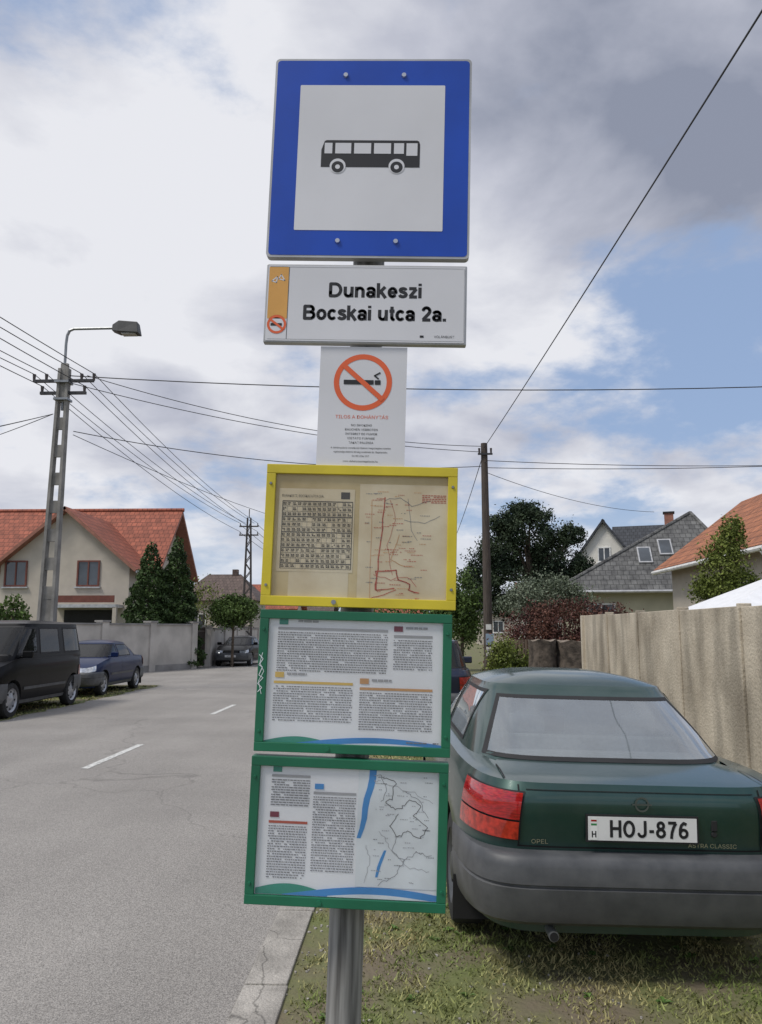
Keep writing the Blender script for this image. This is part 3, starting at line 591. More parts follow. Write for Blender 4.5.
for i in range(4): wire((-9.15+(-.5,.5)[i%2],45,7.6-.45*(i//2)),(-9+(-.5,.5)[i%2],95,7.4),.6,.014)
wire((2.6,27,7.8),(2.8,75,7.8),.8,.014)
mb.build('overhead_wires',[wm])

# ------------------------------------------------------------ cars
def sm(tab,x,w=.06):
    xs=[a for a,b in tab]; ys=[b for a,b in tab]
    return float(np.mean(np.interp([x-w,x-w/2,x,x+w/2,x+w],xs,ys)))
rub=M('rubber_black',(.015,.015,.016),.7,var=.2); tyre=M('tyre',(.02,.02,.02),.85,var=.3,scale=20); dkin=M('car_underside',(.012,.012,.012),.9)
trim=dusty(M('bumper_plastic',(.055,.061,.072),.5,var=.2,scale=7,bump=.05,bscale=300),amt=.18,scale=7); seatm=M('seat_fabric',(.20,.21,.22),.95,var=.2,scale=30)
hub=M('hubcap',(.42,.43,.45),.35,.6); hubd=M('hubcap_dark',(.10,.105,.11),.4,.5); cgl=glassM('car_glass',(.86,.91,.90),3.8,.30,(.48,.55,.60)); cgd=glassM('car_glass_dark',(.10,.11,.12),1.0,.03)  # car_glass: pale bluish diffuse film paints in reflected sky and light seen through
redl=M('tail_lamp_red',(.36,.010,.012),.12,var=.35,scale=30,coat=1,stretch=(1,1,6)); orl=M('tail_lamp_amber',(.42,.025,.012),.12,var=.4,scale=30,coat=1); seam=M('panel_gap',(.004,.004,.004),.8)
hl=M('headlamp',(.5,.52,.55),.08,.5,var=.3,scale=14,coat=1); platem=M('plate_white',(.70,.70,.69),.4,var=.05,scale=12); blk=M('plate_black',(.012,.012,.014),.5); plb=M('plate_band',(.72,.72,.70),.4)
chrome=M('chrome',(.6,.6,.6),.2,1,var=.05)
SED=dict(L=4.24,zmin=.22,n=8,hw=[(0,.76),(.2,.815),(.5,.848),(.75,.842),(.92,.822),(1,.785)],
  yr=[(0,.16),(.35,.12),(.55,.10),(.75,.075),(.90,.062),(.96,.075),(1,.12)],yf=[(0,4.08),(.4,4.15),(.8,4.14),(1,4.02)],
  zb=[(0,.905),(.12,.915),(.5,.925),(1.0,.92),(3.1,.92),(3.4,.88),(3.8,.79),(4.1,.70),(4.24,.66)],crown=.052,
  g0=.895,g1=1.305,gyr=[(0,.42),(.5,.80),(1,1.22)],gyf=[(0,3.38),(1,2.48)],ghw=[(0,.745),(.5,.665),(1,.565)],gn=5,gc=.080,
  wy=(.95,3.47),wr=.30,win=[(1.30,1.32,2.20,2.16),(2.28,2.24,3.02,2.52)],rw=.86)
HAT=dict(SED); HAT.update(L=4.0,yf=[(0,3.85),(.4,3.92),(.8,3.9),(1,3.8)],zb=[(0,.97),(2.9,.97),(3.2,.93),(3.6,.84),(3.9,.75),(4.0,.7)],g0=.94,g1=1.46,gyr=[(0,.12),(1,.42)],gyf=[(0,3.2),(1,2.3)],ghw=[(0,.77),(1,.60)],gc=.07,wy=(.75,3.25),win=[(.75,.85,1.9,1.85),(2.0,1.95,2.85,2.35)],rw=.93)
VAN=dict(SED); VAN.update(L=4.4,hw=[(0,.80),(.2,.87),(.5,.9),(.75,.9),(.92,.88),(1,.86)],yr=[(0,.12),(.35,.08),(1,.05)],yf=[(0,4.3),(.4,4.35),(.8,4.3),(1,4.15)],zb=[(0,1.10),(3.3,1.10),(3.6,1.04),(4.0,.94),(4.3,.84),(4.4,.8)],g0=1.06,g1=1.78,gyr=[(0,.06),(1,.2)],gyf=[(0,3.65),(1,2.75)],ghw=[(0,.86),(1,.74)],gn=9,gc=.08,wy=(.75,3.5),wr=.33,win=[(.35,.38,1.2,1.2),(1.4,1.4,2.35,2.3),(2.45,2.4,3.3,2.8)],rw=.93)
def car(name,loc,rz,paint,P,glass,plate=None,roll=0,detail=False):
    par=empty(name,loc,(0,roll,rz))
    n_=P['n']; zmin=P['zmin']
    def bpt(t,k,off=0):
        hw=sm(P['hw'],k); yr=sm(P['yr'],k); yf=sm(P['yf'],k); c,s=math.cos(t),math.sin(t); r=(abs(c)**n_+abs(s)**n_)**(-1/n_)
        y=(yr+yf)/2+(yf-yr)/2*r*s; fl=1-.035*abs((y-P['L']/2)/(P['L']/2))**3
        return Vector((hw*r*c*fl,y,zmin+(sm(P['zb'],y,.1)-zmin)*k))
    def brear(x,z):
        k=(z-zmin)/(sm(P['zb'],.1,.1)-zmin); hw=sm(P['hw'],k)*.965; yr=sm(P['yr'],k); yf=sm(P['yf'],k); q=(yf-yr)/2
        return Vector((x,(yr+yf)/2-q*max(0,1-abs(x/hw)**n_)**(1/n_),z))
    def bside(sg):
        def f(y,z):
            k=(z-zmin)/(sm(P['zb'],y,.1)-zmin); hw=sm(P['hw'],k); yr=sm(P['yr'],k); yf=sm(P['yf'],k); q=(y-(yr+yf)/2)/((yf-yr)/2)
            fl=1-.035*abs((y-P['L']/2)/(P['L']/2))**3
            return Vector((sg*hw*fl*max(0,1-abs(q)**n_)**(1/n_),y,z))
        return f
    gn=P['gn']
    def gpt(t,k):
        hw=sm(P['ghw'],k); yr=sm(P['gyr'],k); yf=sm(P['gyf'],k); c,s=math.cos(t),math.sin(t); r=(abs(c)**gn+abs(s)**gn)**(-1/gn)
        return Vector((hw*r*c,(yr+yf)/2+(yf-yr)/2*r*s,P['g0']+(P['g1']-P['g0'])*k))
    def gend(sg):
        def f(xf,k):
            hw=sm(P['ghw'],k); yr=sm(P['gyr'],k); yf=sm(P['gyf'],k); q=(yf-yr)/2
            return Vector((xf*hw,(yr+yf)/2+sg*q*max(0,1-abs(xf)**gn)**(1/gn),P['g0']+(P['g1']-P['g0'])*k))
        return f
    def gside(sg):
        def f(y,k):
            hw=sm(P['ghw'],k); yr=sm(P['gyr'],k); yf=sm(P['gyf'],k); q=(y-(yr+yf)/2)/((yf-yr)/2)
            return Vector((sg*hw*max(0,1-abs(q)**gn)**(1/gn),y,P['g0']+(P['g1']-P['g0'])*k))
        return f
    ctr=Vector((0,P['L']/2,.8))
    def patch(mb,f,q,off,m=0,nu=10,nv=6):
        vs=[]
        for j in range(nv+1):
            for i in range(nu+1):
                u,v=i/nu,j/nv
                a=(1-v)*((1-u)*q[0][0]+u*q[1][0])+v*((1-u)*q[3][0]+u*q[2][0]); b=(1-v)*((1-u)*q[0][1]+u*q[1][1])+v*((1-u)*q[3][1]+u*q[2][1])
                p=f(a,b); e=.004; da=f(a+e,b)-f(a-e,b); db=f(a,b+e)-f(a,b-e); n=da.cross(db)
                n=n.normalized() if n.length>1e-9 else Vector((0,0,1))
                if n.dot(p-ctr)<0: n=-n
                vs.append(p+n*off)
        k=nu+1; mb.add(vs,[(j*k+i,j*k+i+1,(j+1)*k+i+1,(j+1)*k+i) for j in range(nv) for i in range(nu)],m)
    def frame(mb,f,q,dx,dz,off,m=0,n=12):
        i=[(q[0][0]+dx,q[0][1]+dz),(q[1][0]-dx,q[1][1]+dz),(q[2][0]-dx,q[2][1]-dz),(q[3][0]+dx,q[3][1]-dz)]
        for a in range(4):
            b=(a+1)%4; patch(mb,f,[q[a],q[b],i[b],i[a]],off,m,n,1)
        return i
    N=176; ks=[0,.03,.08,.15,.25,.35,.45,.55,.65,.73,.80,.86,.90,.94,.97,1.0]
    vs=[];fs=[]
    ts=[-math.pi/2+2*math.pi*(i+.5)/N for i in range(N)]
    for k in ks:
        for t in ts: vs.append(bpt(t,k))
    top=[bpt(t,1) for t in ts]; cy=P['L']/2
    ss=[.985,.96,.92,.86,.78,.66,.5,.32,.15]
    for s in ss:
        for p in top:
            y=cy+(p.y-cy)*s; vs.append(Vector((p.x*s,y,sm(P['zb'],y,.1)+P['crown']*(1-s**3))))
    nr=len(ks)+len(ss)
    for j in range(nr-1):
        for i in range(N): fs.append((j*N+i,j*N+(i+1)%N,(j+1)*N+(i+1)%N,(j+1)*N+i))
    vs.append(Vector((0,cy,sm(P['zb'],cy,.1)+P['crown']))); ci=len(vs)-1
    for i in range(N): fs.append(((nr-1)*N+i,(nr-1)*N+(i+1)%N,ci))
    fs.append(tuple(range(N-1,-1,-1)))
    mb=MB(); mb.add(vs,fs); body=mb.build('body',[paint,dkin],par)
    cut_=MB()
    for wy in P['wy']:
        for s in(-1,1): cut_.cyl((s*.60,wy,P['wr']),(s*1.2,wy,P['wr']),P['wr']+.05,n=40,m=1)
    co=cut_.build('cut',[paint,dkin],par)
    bo=body.modifiers.new('b','BOOLEAN'); bo.operation='DIFFERENCE'; bo.object=co; bo.solver='EXACT'
    bpy.context.view_layer.update(); dg=bpy.context.evaluated_depsgraph_get()
    me=bpy.data.meshes.new_from_object(body.evaluated_get(dg)); body.modifiers.clear(); body.data=me; bpy.data.objects.remove(co)
    bm=bmesh.new(); bm.from_mesh(me); kill=[]
    for f in bm.faces:
        c=f.calc_center_median()
        if f.normal.z>.6 and c.z>P['g0']-.05:
            q=(c.y-(sm(P['gyr'],.15)+sm(P['gyf'],.15))/2)/((sm(P['gyf'],.15)-sm(P['gyr'],.15))/2); 
            if abs(q)<.93 and abs(c.x)<sm(P['ghw'],.1)*.93: kill.append(f)
    bmesh.ops.delete(bm,geom=kill,context='FACES'); bm.to_mesh(me); bm.free()
    me.shade_smooth(); me.set_sharp_from_angle(angle=math.radians(38))
    N2=220; gk=[i/18 for i in range(19)]; vs=[];fs=[]
    ts=[-math.pi/2+2*math.pi*(i+.5)/N2 for i in range(N2)]
    for k in gk:
        for t in ts: vs.append(gpt(t,k))
    top=[gpt(t,1) for t in ts]; cyy=(sm(P['gyr'],1)+sm(P['gyf'],1))/2; ss=[.98,.95,.91,.86,.8,.7,.55,.38,.2]
    for s in ss:
        for p in top: vs.append(Vector((p.x*s,cyy+(p.y-cyy)*s,P['g1']+P['gc']*(1-s**2.6))))
    nr=len(gk)+len(ss)
    rt_=P['rw']; rx_=.92 if P is SED else .95; rearq=[(-rx_,.13),(rx_,.13),(rx_-.04,rt_),(-rx_+.04,rt_)]
    def inwin(c,k):
        if .17<k<.88:
            hw=sm(P['ghw'],k); yr=sm(P['gyr'],k); yf=sm(P['gyf'],k)
            if abs(c.x)<hw*(rx_-.06) and ((c.y<yr+.35 and k<rt_-.04) or c.y>yf-.35) : return True
            if abs(c.x)>hw*.8:
                for q in P['win']:
                    t=k; a=q[0]+(q[1]-q[0])*t; b=q[2]+(q[3]-q[2])*t
                    if a+.03<c.y<b-.03 : return True
        return False
    for j in range(nr-1):
        for i in range(N2):
            f=(j*N2+i,j*N2+(i+1)%N2,(j+1)*N2+(i+1)%N2,(j+1)*N2+i); c=(vs[f[0]]+vs[f[2]])/2
            if j<len(gk)-1 and inwin(c,(gk[j]+gk[j+1])/2): continue
            fs.append(f)
    vs.append(Vector((0,cyy,P['g1']+P['gc']))); ci=len(vs)-1
    for i in range(N2): fs.append(((nr-1)*N2+i,(nr-1)*N2+(i+1)%N2,ci))
    mb=MB(); mb.add(vs,fs); mb.build('roof_and_pillars',[paint],par,smooth=40)
    gl=MB(); rb=MB()
    for f,q in ((gend(-1),rearq),(gend(1),[(-.93,.13),(.93,.13),(.90,.93),(-.90,.93)])):
        i=frame(rb,f,q,.03,.045,.004,n=24); patch(gl,f,i,.003,nu=30,nv=10)
    for sg in(-1,1):
        for q in P['win']:
            Q=[(q[0],.14),(q[2],.14),(q[2]+(q[3]-q[2])*.9,.9),(q[0]+(q[1]-q[0])*.9,.9)]
            i=frame(rb,gside(sg),Q,.035,.05,.004); patch(gl,gside(sg),i,.002,nu=12,nv=8)
    gl.build('windows',[glass],par,smooth=60); rb.build('window_seals',[rub],par,smooth=60)
    it=MB(); y0=sm(P['gyr'],0)+.25; y1=sm(P['gyf'],0)-.1; fz=P['g0']-.16
    it.box((0,(y0+y1)/2,fz),(1.3,y1-y0,.04),1)
    it.box((0,y0+.12,P['g0']+.03),(1.2,.5,.03),0)
    yb=max(y0+.35,1.22)
    it.box((0,yb,fz+.12),(1.16,.16,.32),0)
    for x in(-.34,.34): it.box((x,yb+.0,fz+.34),(.22,.10,.13),0)
    for x in(-.36,.36): it.box((x,yb+.95,fz+.18),(.46,.14,.42),0); it.box((x,yb+.93,fz+.46),(.22,.1,.15),0)
    it.box((0,y1-.3,fz+.12),(1.2,.35,.22),1)
    it.build('interior',[seatm,rub],par,bevel=.035)
    prof=[(.607,.11),(.602,.035),(.585,.012),(.55,.0),(.475,.0),(.468,.014),(.462,.014),(.455,.004),(.36,.018),(.30,.045),(.265,.12)] if P is not VAN else [(.66,.09),(.65,.02),(.6,0),(.5,0),(.4,.01),(.3,.08)]
    bmb=MB()
    for end in(-1,1):
        vs=[]; nb=60; hwb=sm(P['hw'],.45)+.008; 
        for z,o in prof:
            for i in range(nb+1):
                tau=math.radians(-56+112*i/nb); x=math.sin(tau); s=math.cos(tau); r=(abs(x)**8.5+abs(s)**8.5)**(-1/8.5)
                q=P['L']/2-o; yy=-q*r*s
                if end==1: yy=-yy
                vs.append(((hwb-o*.35)*r*x*.99,P['L']/2+yy+(0 if end==-1 else -(P['L']-sm(P['yf'],.4)-.09)),z))
        k=nb+1; bmb.add(vs,[(j*k+i,j*k+i+1,(j+1)*k+i+1,(j+1)*k+i) for j in range(len(prof)-1) for i in range(nb)])
    bmb.build('bumpers',[trim],par,smooth=35)
    tb=MB()
    def kz(z): return (z-zmin)/(sm(P['zb'],.1,.1)-zmin)
    for s in(-1,1):
        T=lambda d: -math.pi/2+s*math.radians(d)
        d0=35.4
        patch(tb,bpt,[(T(d0-.4),kz(.645)),(T(50.4),kz(.65)),(T(50.4),kz(.878)),(T(d0-.4),kz(.872))],.004,2,24,6)
        patch(tb,bpt,[(T(d0),kz(.745)),(T(49.9),kz(.755)),(T(49.9),kz(.870)),(T(d0),kz(.862))],.014,0,24,5)
        patch(tb,bpt,[(T(d0),kz(.653)),(T(49.9),kz(.657)),(T(49.9),kz(.746)),(T(d0),kz(.736))],.014,1,24,5)
        T2=lambda d: math.pi/2-s*math.radians(d)
        patch(tb,bpt,[(T2(26),.80),(T2(46),.78),(T2(46),.98),(T2(26),.97)],.012,3,20,5)
    patch(tb,bpt,[(math.pi/2-.38,.80),(math.pi/2+.38,.80),(math.pi/2+.38,.96),(math.pi/2-.38,.96)],.008,2,12,4)
    tb.build('lamps_and_grille',[redl,orl,rub,hl],par,smooth=30)
    sb=MB()
    for sg in(-1,1):
        f=bside(sg)
        for y in((P['win'][0][0]-.02,P['win'][-1][0]-.04,P['win'][-1][2]+.12)): patch(sb,f,[(y,.3),(y+.008,.3),(y+.008,P['zb'][1][1]-.04),(y,P['zb'][1][1]-.04)],.0025,0,1,10)
        patch(sb,f,[(P['wy'][0]+.42,.50),(P['wy'][1]-.42,.50),(P['wy'][1]-.42,.555),(P['wy'][0]+.42,.555)],.012,1,20,3)
        patch(sb,f,[(P['wy'][0]+.36,.24),(P['wy'][1]-.36,.24),(P['wy'][1]-.36,.31),(P['wy'][0]+.36,.31)],.008,1,20,3)
        if P is SED:
            patch(sb,brear,[(sg*.572,.62),(sg*.579,.62),(sg*.579,.90),(sg*.572,.90)],.0025,0,1,8)
            def deck(x,y):
                s=max(abs(x)/.70,abs(y-2.12)/2.0); s=min(s,1); return Vector((x,y,sm(P['zb'],y,.1)+P['crown']*(1-s**3)))
            patch(sb,deck,[(sg*.63,.16),(sg*.637,.16),(sg*.637,.46),(sg*.63,.46)],.004,0,1,8)
    sb.build('mouldings',[seam,trim],par,smooth=40)
    mm=MB()
    my=P['win'][-1][2]-.12
    for sg in(-1,1):
        mm.box((sg*(sm(P['ghw'],.2)+.15),my,P['g0']+.12),(.20,.09,.13),0); mm.box((sg*(sm(P['ghw'],.2)+.02),my,P['g0']+.07),(.12,.04,.04),0)
    mm.build('door_mirrors',[trim if detail else paint],par,bevel=.03)
    R=P['wr']; wb=MB()
    for wy in P['wy']:
        for sg in(-1,1):
            c=(sg*(sm(P['hw'],.4)-.105),wy,R)
            pr=[(-.09,R*.6),(-.095,R*.75),(-.085,R*.95),(-.06,R),(.06,R),(.085,R*.95),(.095,R*.78),(.09,R*.67)]
            wb.lathe_x([(sg*a,b) for a,b in pr],c,40,0)
            pr=[(.088,R*.68),(.075,R*.62),(.06,R*.58),(.068,R*.3),(.085,R*.22),(.088,.0)]
            wb.lathe_x([(sg*a,b) for a,b in pr],c,40,1)
            for i in range(8):
                a=i*math.pi/4; wb.box((c[0]+sg*.066,c[1]+R*.48*math.cos(a),c[2]+R*.48*math.sin(a)),(.012,.035,.035),2)
    wb.build('wheels',[tyre,hubd if detail else hub,rub],par,smooth=40)
    ub=MB(); ub.box((0,P['L']/2,.27),(1.1,P['L']-.5,.12),0)
    for wy in P['wy']: ub.cyl((-.6,wy,R),(.6,wy,R),.04,n=8)
    ub.cyl((-.42,.06,.235),(-.42,.6,.26),.024,n=14,m=1); ub.cyl((-.42,.055,.235),(-.42,.065,.235),.02,n=14,m=0)
    ub.box((-.2,.35,.28),(.7,.3,.14),0)
    for sg in(-1,1): ub.box((sg*.74,P['wy'][0]-R-.06,.24),(.2,.012,.22),0)
    ub.build('underside',[dkin,stl],par)
    for end in(-1,1):
        if end==-1: c=brear(0,.72); yy=c.y-.012; zz=.72
        else: yy=sm(P['yf'],.4)+.10; zz=.47
        pb=MB(); pb.box((0,yy,zz),(.53,.012,.125),0); pb.box((0,yy+end*.003,zz),(.512,.012,.107),1); pb.build('number_plate',[rub,platem],par)
        if plate and not detail:
            text(plate,.03,zz,.105,blk,par,yy+end*.0105,'plate_letters',bold=.0022,sx=.84,rot=(math.pi/2,0,0 if end==-1 else math.pi))
    if detail:
        d=MB(); y=brear(0,.72).y
        letters(d,'HOJ-876',.034,.682,.108,y-.0225,0,w=.125,sx=.93); d.build('plate_letters',[blk],par)
        d=MB()
        quad(d,-.247,-.212,.669,.771,y-.0222,0)
        for i,(m_) in enumerate((1,2,3)): quad(d,-.243,-.216,.751-.0085*i,.7595-.0085*i,y-.0228,m_)
        d.build('plate_band',[plb,redl,platem,M('flag_green',(.03,.2,.06),.5)],par)
        d=MB(); letters(d,'H',-.228,.680,.04,y-.0228,0); d.build('plate_band_letter',[blk],par)
        d=MB(); ye=brear(0,.835).y
        ring(d,0,.832,.026,.034,ye-.008,0); quad(d,-.046,.046,.828,.835,ye-.010,0)
        d.build('emblem',[M('emblem_metal',(.16,.18,.18),.3,.7)],par)
        d=MB(); yl=brear(.345,.72).y; d.cyl((.345,yl-.006,.70),(.345,yl+.01,.70),.014,n=20); d.box((.345,yl-.003,.74),(.028,.012,.05),0); d.build('boot_lock',[rub],par,bevel=.004)
        text('OPEL',-.52,.648,.038,chrome,par,brear(-.52,.645).y-.010,'badge',align='LEFT',bold=.001,sx=1.2)
        text('ASTRA CLASSIC',.22,.648,.036,chrome,par,brear(.40,.645).y-.014,'badge',align='LEFT',bold=.0008,sx=1.15)
        d=MB()
        patch(d,bpt,[(-math.pi/2-.62,kz(.620)),(-math.pi/2+.62,kz(.620)),(-math.pi/2+.62,kz(.627)),(-math.pi/2-.62,kz(.627))],.003,0,30,1)
        patch(d,bpt,[(-math.pi/2-.61,kz(.880)),(-math.pi/2+.61,kz(.880)),(-math.pi/2+.61,kz(.8835)),(-math.pi/2-.61,kz(.8835))],.003,0,30,1)
        d.build('boot_lid_gap',[seam],par)
    return par
def carpaint(name,c,metal=.4,r=.35,coat=1,spec=.5,var=.08,scale=3,croug=.04): return M(name,c,r,metal,var=var,scale=scale,coat=coat,spec=spec,croug=croug)
pgreen=dusty(carpaint('paint_green',(.011,.052,.044),.45,.42,.75,croug=.10),(.17,.19,.165),.13,4); pblk=carpaint('paint_black',(.004,.004,.005),0,.35,.08,.12); pblue=carpaint('paint_blue',(.006,.016,.065),.1,.35,.15,.2); pgr=carpaint('paint_gray',(.012,.018,.045),.2,.35,.5)
car('parked_sedan_car',(1.075,3.93,0),math.radians(2.2),pgreen,SED,cgl,'HOJ-876',math.radians(1.4),True)
car('parked_van',(-8.42,18.75,0),math.pi,pblk,VAN,cgd,'KLM-204')
car('parked_sedan_car',(-8.65,24.0,0),math.pi+.01,pblue,SED,cgd,'LRA-531')
car('parked_sedan_car',(-8.1,41.0,0),math.pi-.02,pblk,SED,cgd,'NPT-118')
car('parked_hatchback_car',(.25,13.6,0),0,pgr,HAT,cgd,'MXC-402')

# ------------------------------------------------------------ bus stop
zinc=M('post_zinc',(.17,.165,.155),.65,.08,var=.5,scale=3,stretch=(16,16,.8),bump=.15,c2=(.33,.325,.31))
tilt=math.radians(1.7); px=lambda z:-.187+.0297*z
p=empty('bus_stop_post',(-.187,2.085,0),(0,tilt,0)); mb=MB()
mb.cyl((0,0,-.1),(0,0,3.15),.043,n=40); mb.build('tube',[zinc],p,smooth=40)
mb=MB()
for z in(1.08,1.28,1.42,1.62,1.78,1.98,2.5,2.7,3.1): mb.cyl((0,0,z-.015),(0,0,z+.015),.05,n=30); mb.box((0,-.045,z),(.13,.03,.03))
mb.build('clamps',[stl],p)
def top(name,z,dx=0,y=2.0,lean=tilt): return empty(name,(px(z)+dx,y,z),(0,lean,0))
white=M('sign_white',(.65,.65,.68),.4,var=.06,scale=2.5,detail=8); blue=M('sign_blue',(.004,.060,.42),.35,var=.08); black=M('sign_black',(.012,.012,.014),.5,var=.1); alu=M('sign_aluminium',(.42,.42,.42),.45,.4)
orange=M('sign_orange',(.72,.12,.035),.5,var=.05); amber=M('sign_amber',(.66,.34,.08),.5,var=.1); greyt=M('print_gray',(.24,.24,.26),.7); gr2=M('print_light_gray',(.42,.42,.44),.7)
p=top('bus_stop_sign',2.918); W,H=.541,.582
mb=MB(); mb.add(rrect(0,0,W,H,.012,0)+[(a,.022,c) for a,_,c in rrect(0,0,W,H,.012,0)],[],0)
k=28
mb.f+= [tuple(range(k)),tuple(range(2*k-1,k-1,-1))]+[(i,k+i,k+(i+1)%k,(i+1)%k) for i in range(k)]; mb.m+=[0]*(k+2)
mb.build('panel',[alu],p)
mb=MB(); mb.poly(rrect(0,0,W-.012,H-.012,.01,-.0008),0); mb.poly(rrect(0.0,-.002,.397,.425,.003,-.0016),1); mb.build('face',[blue,white],p)
b=MB(); yy=-.0022; s=.00270
bx=lambda X:(X-370.5)*s; bz=lambda Y:(156.5-Y)*s*1.04
o=[(321,168),(321,150),(324,141),(326,140),(417,140),(419,141),(420,144),(420,168)]
b.poly([(bx(a),yy,bz(c)) for a,c in o][::-1],0)
for (x0,x1) in((323.5,332),(335,351),(354,371),(374,391),(394,404),(406.5,417.5)):
    quad(b,bx(x0)+(0 if x0>324 else .002),bx(x1),bz(154 if x0<405 else 156),bz(143),yy-.0005,1)
for cx in(338,397): b.poly(circ(bx(cx),bz(167),.0215,yy-.0005),1); b.poly(circ(bx(cx),bz(168),.0165,yy-.0009),0); b.poly(circ(bx(cx),bz(168),.0065,yy-.0013),1)
b.build('bus_pictogram',[black,white],p)
mb=MB()
for (x,z) in((-.075,.24),(.085,.24),(-.08,-.245),(.075,-.245)): mb.cyl((x,-.001,z),(x,-.006,z),.008,.006,14)
mb.build('bolts',[chrome],p,smooth=40)
p=top('stop_name_sign',2.499); W,H=.532,.219
mb=MB(); mb.box((0,.012,0),(W,.022,H),0); mb.build('panel',[alu],p,bevel=.003)
mb=MB(); mb.poly(rrect(0,0,W-.01,H-.01,.004,-.0006),0); mb.poly([(a,b_,c) for a,b_,c in rrect(-.232,.028,.052,.145,.003,-.0010)],1)
mb.poly(circ(-.232,-.060,.026,-.0010),0); ring(mb,-.232,-.060,.019,.0255,-.0014,2); line(mb,[(-.249,-.047),(-.215,-.073)],.006,-.0020,2); quad(mb,-.248,-.218,-.064,-.057,-.0017,3)
line(mb,[(-.250,.060),(-.236,.072),(-.238,.056),(-.250,.060)],.003,-.0014,4); line(mb,[(-.232,.066),(-.216,.062),(-.226,.078),(-.232,.066)],.003,-.0014,4)
for zz in(-.1,.1): quad(mb,-.256,.256,zz-.0006,zz+.0006,-.0010,5)
for xx in(-.205,.259): quad(mb,xx-.0006,xx+.0006,-.1,.1,-.0012,3 if xx<0 else 5)
mb.build('face',[white,amber,orange,black,white,alu],p)
mb=MB(); letters(mb,'Dunakeszi',.027,.017,.0565,-.0010,0,w=.155,sx=.98); letters(mb,'Bocskai utca 2a.',.027,-.046,.0565,-.0010,0,w=.155,sx=.945); mb.build('lettering',[black],p)
text('VOLÁNBUSZ',.235,-.088,.0125,black,p,-.0012,'small_lettering',align='RIGHT',bold=.0003)
mb=MB(); quad(mb,.145,.155,-.091,-.085,-.0012,0); mb.build('logo_mark',[black],p)
p=top('no_smoking_sign',2.225); W,H=.227,.318
mb=MB(); mb.box((0,.01,0),(W,.003,H),0); mb.box((0,.03,.1),(.1,.035,.03),0); mb.build('panel',[white],p)
mb=MB(); Y=.0079; cz=.063
ring(mb,0,cz,.062,.076,Y,0); line(mb,[(-.050,cz+.044),(.050,cz-.044)],.013,Y-.0008,0)
quad(mb,-.050,.028,cz-.006,cz+.006,Y-.0004,1); quad(mb,.031,.046,cz-.006,cz+.006,Y-.0004,1); line(mb,[(.040,cz+.010),(.030,cz+.018),(.044,cz+.026)],.004,Y-.0004,1)
mb.build('pictogram',[orange,black],p)
text('TILOS A DOHÁNYZÁS',0,-.030,.0170,orange,p,Y,'lettering',bold=.0003,sx=1.1)
for i,t in enumerate(('NO SMOKING','RAUCHEN VERBOTEN','INTERDIT DE FUMER','VIETATO FUMARE','ZAKAZ PALENIA')): text(t,0,-.052-.0115*i,.0108,black,p,Y,'small_lettering',bold=.0001,sx=1.08)
for i,t in enumerate(('A dohányzásra vonatkozó tilalom megszegése esetén','egészségvédelmi bírság szabható ki. Bejelentés:','06 80 204 107')): text(t,0,-.112-.0105*i,.0088,black,p,Y,'small_lettering')
text('www.dohanyzasmegelozes.hu',0,-.147,.009,black,p,Y,'small_lettering')
yel=M('case_yellow',(.62,.50,.03),.45,var=.14,scale=5,detail=9); grn=M('case_green',(.010,.13,.065),.45,var=.2,scale=4,detail=9); aged=M('aged_backing',(.62,.48,.25),.7,var=.16,scale=6,c2=(.72,.60,.36))
agp=M('aged_paper',(.74,.62,.42),.7,var=.09,scale=9,bump=.2,bscale=8,c2=(.80,.71,.53)); pap=M('paper',(.88,.89,.92),.7,var=.06,scale=4,bump=.15,bscale=6); red=M('map_red',(.52,.12,.08),.6); mo=M('map_orange',(.66,.37,.18),.6); bl_=M('map_blue',(.08,.30,.66),.6); tg=M('print_teal',(.06,.32,.24),.6); mr_=M('print_maroon',(.22,.05,.08),.6); yb_=M('print_amber',(.75,.52,.16),.6); lg_=M('print_pale',(.78,.82,.85),.7); inkm=M('ink',(.09,.085,.08),.7)
acr=glassM('acrylic_cover',(.995,.995,.99),.45,.02)
MT=[pap,inkm,greyt,gr2,red,mo,bl_,tg,mr_,yb_,lg_,agp,aged]
def case(z,dx,W,H,fm,fw,back,lean=tilt,y=2.0):
    p=top('timetable_case',z,dx,y,lean); mb=MB(); d=.04
    mb.box((0,d/2,H/2-fw/2),(W,d,fw),0); mb.box((0,d/2,-H/2+fw/2),(W,d,fw),0); mb.box((-W/2+fw/2,d/2,0),(fw,d-.001,H-2*fw),0); mb.box((W/2-fw/2,d/2,0),(fw,d-.001,H-2*fw),0)
    mb.box((0,d-.004,0),(W-2*fw,.006,H-2*fw),0); mb.build('frame',[fm],p,bevel=.0015)
    mb=MB(); quad(mb,-W/2+fw,W/2-fw,-H/2+fw,H/2-fw,.010,0); mb.build('backing',[back],p)
    mb=MB(); quad(mb,-W/2+fw,W/2-fw,-H/2+fw,H/2-fw,.004,0); mb.build('cover',[acr],p)
    mb=MB()
    for sx in(-1,1):
        for zz in(-.36,.36): mb.cyl((sx*(W/2-fw/2),.0,zz*H),(sx*(W/2-fw/2),-.003,zz*H),.004,.003,10)
    mb.cyl((-.06,0,-H/2+fw/2),(-.06,-.004,-H/2+fw/2),.006,n=12); mb.build('rivets',[fm if fm is grn else stl],p)
    return p
rt=random.Random(11)
def rows(mb,x0,x1,zt,zb,pitch,y,m,fill=.5,wl=(.003,.012),gap=.0016,ind=0):
    z=zt
    while z-pitch>=zb-1e-6:
        x=x0+(rt.random()*ind)
        while x<x1-.002:
            l=min(rt.uniform(*wl),x1-x)
            if rt.random()>.06: quad(mb,x,x+l,z-pitch*fill,z,y,m)
            x+=l+gap
        z-=pitch
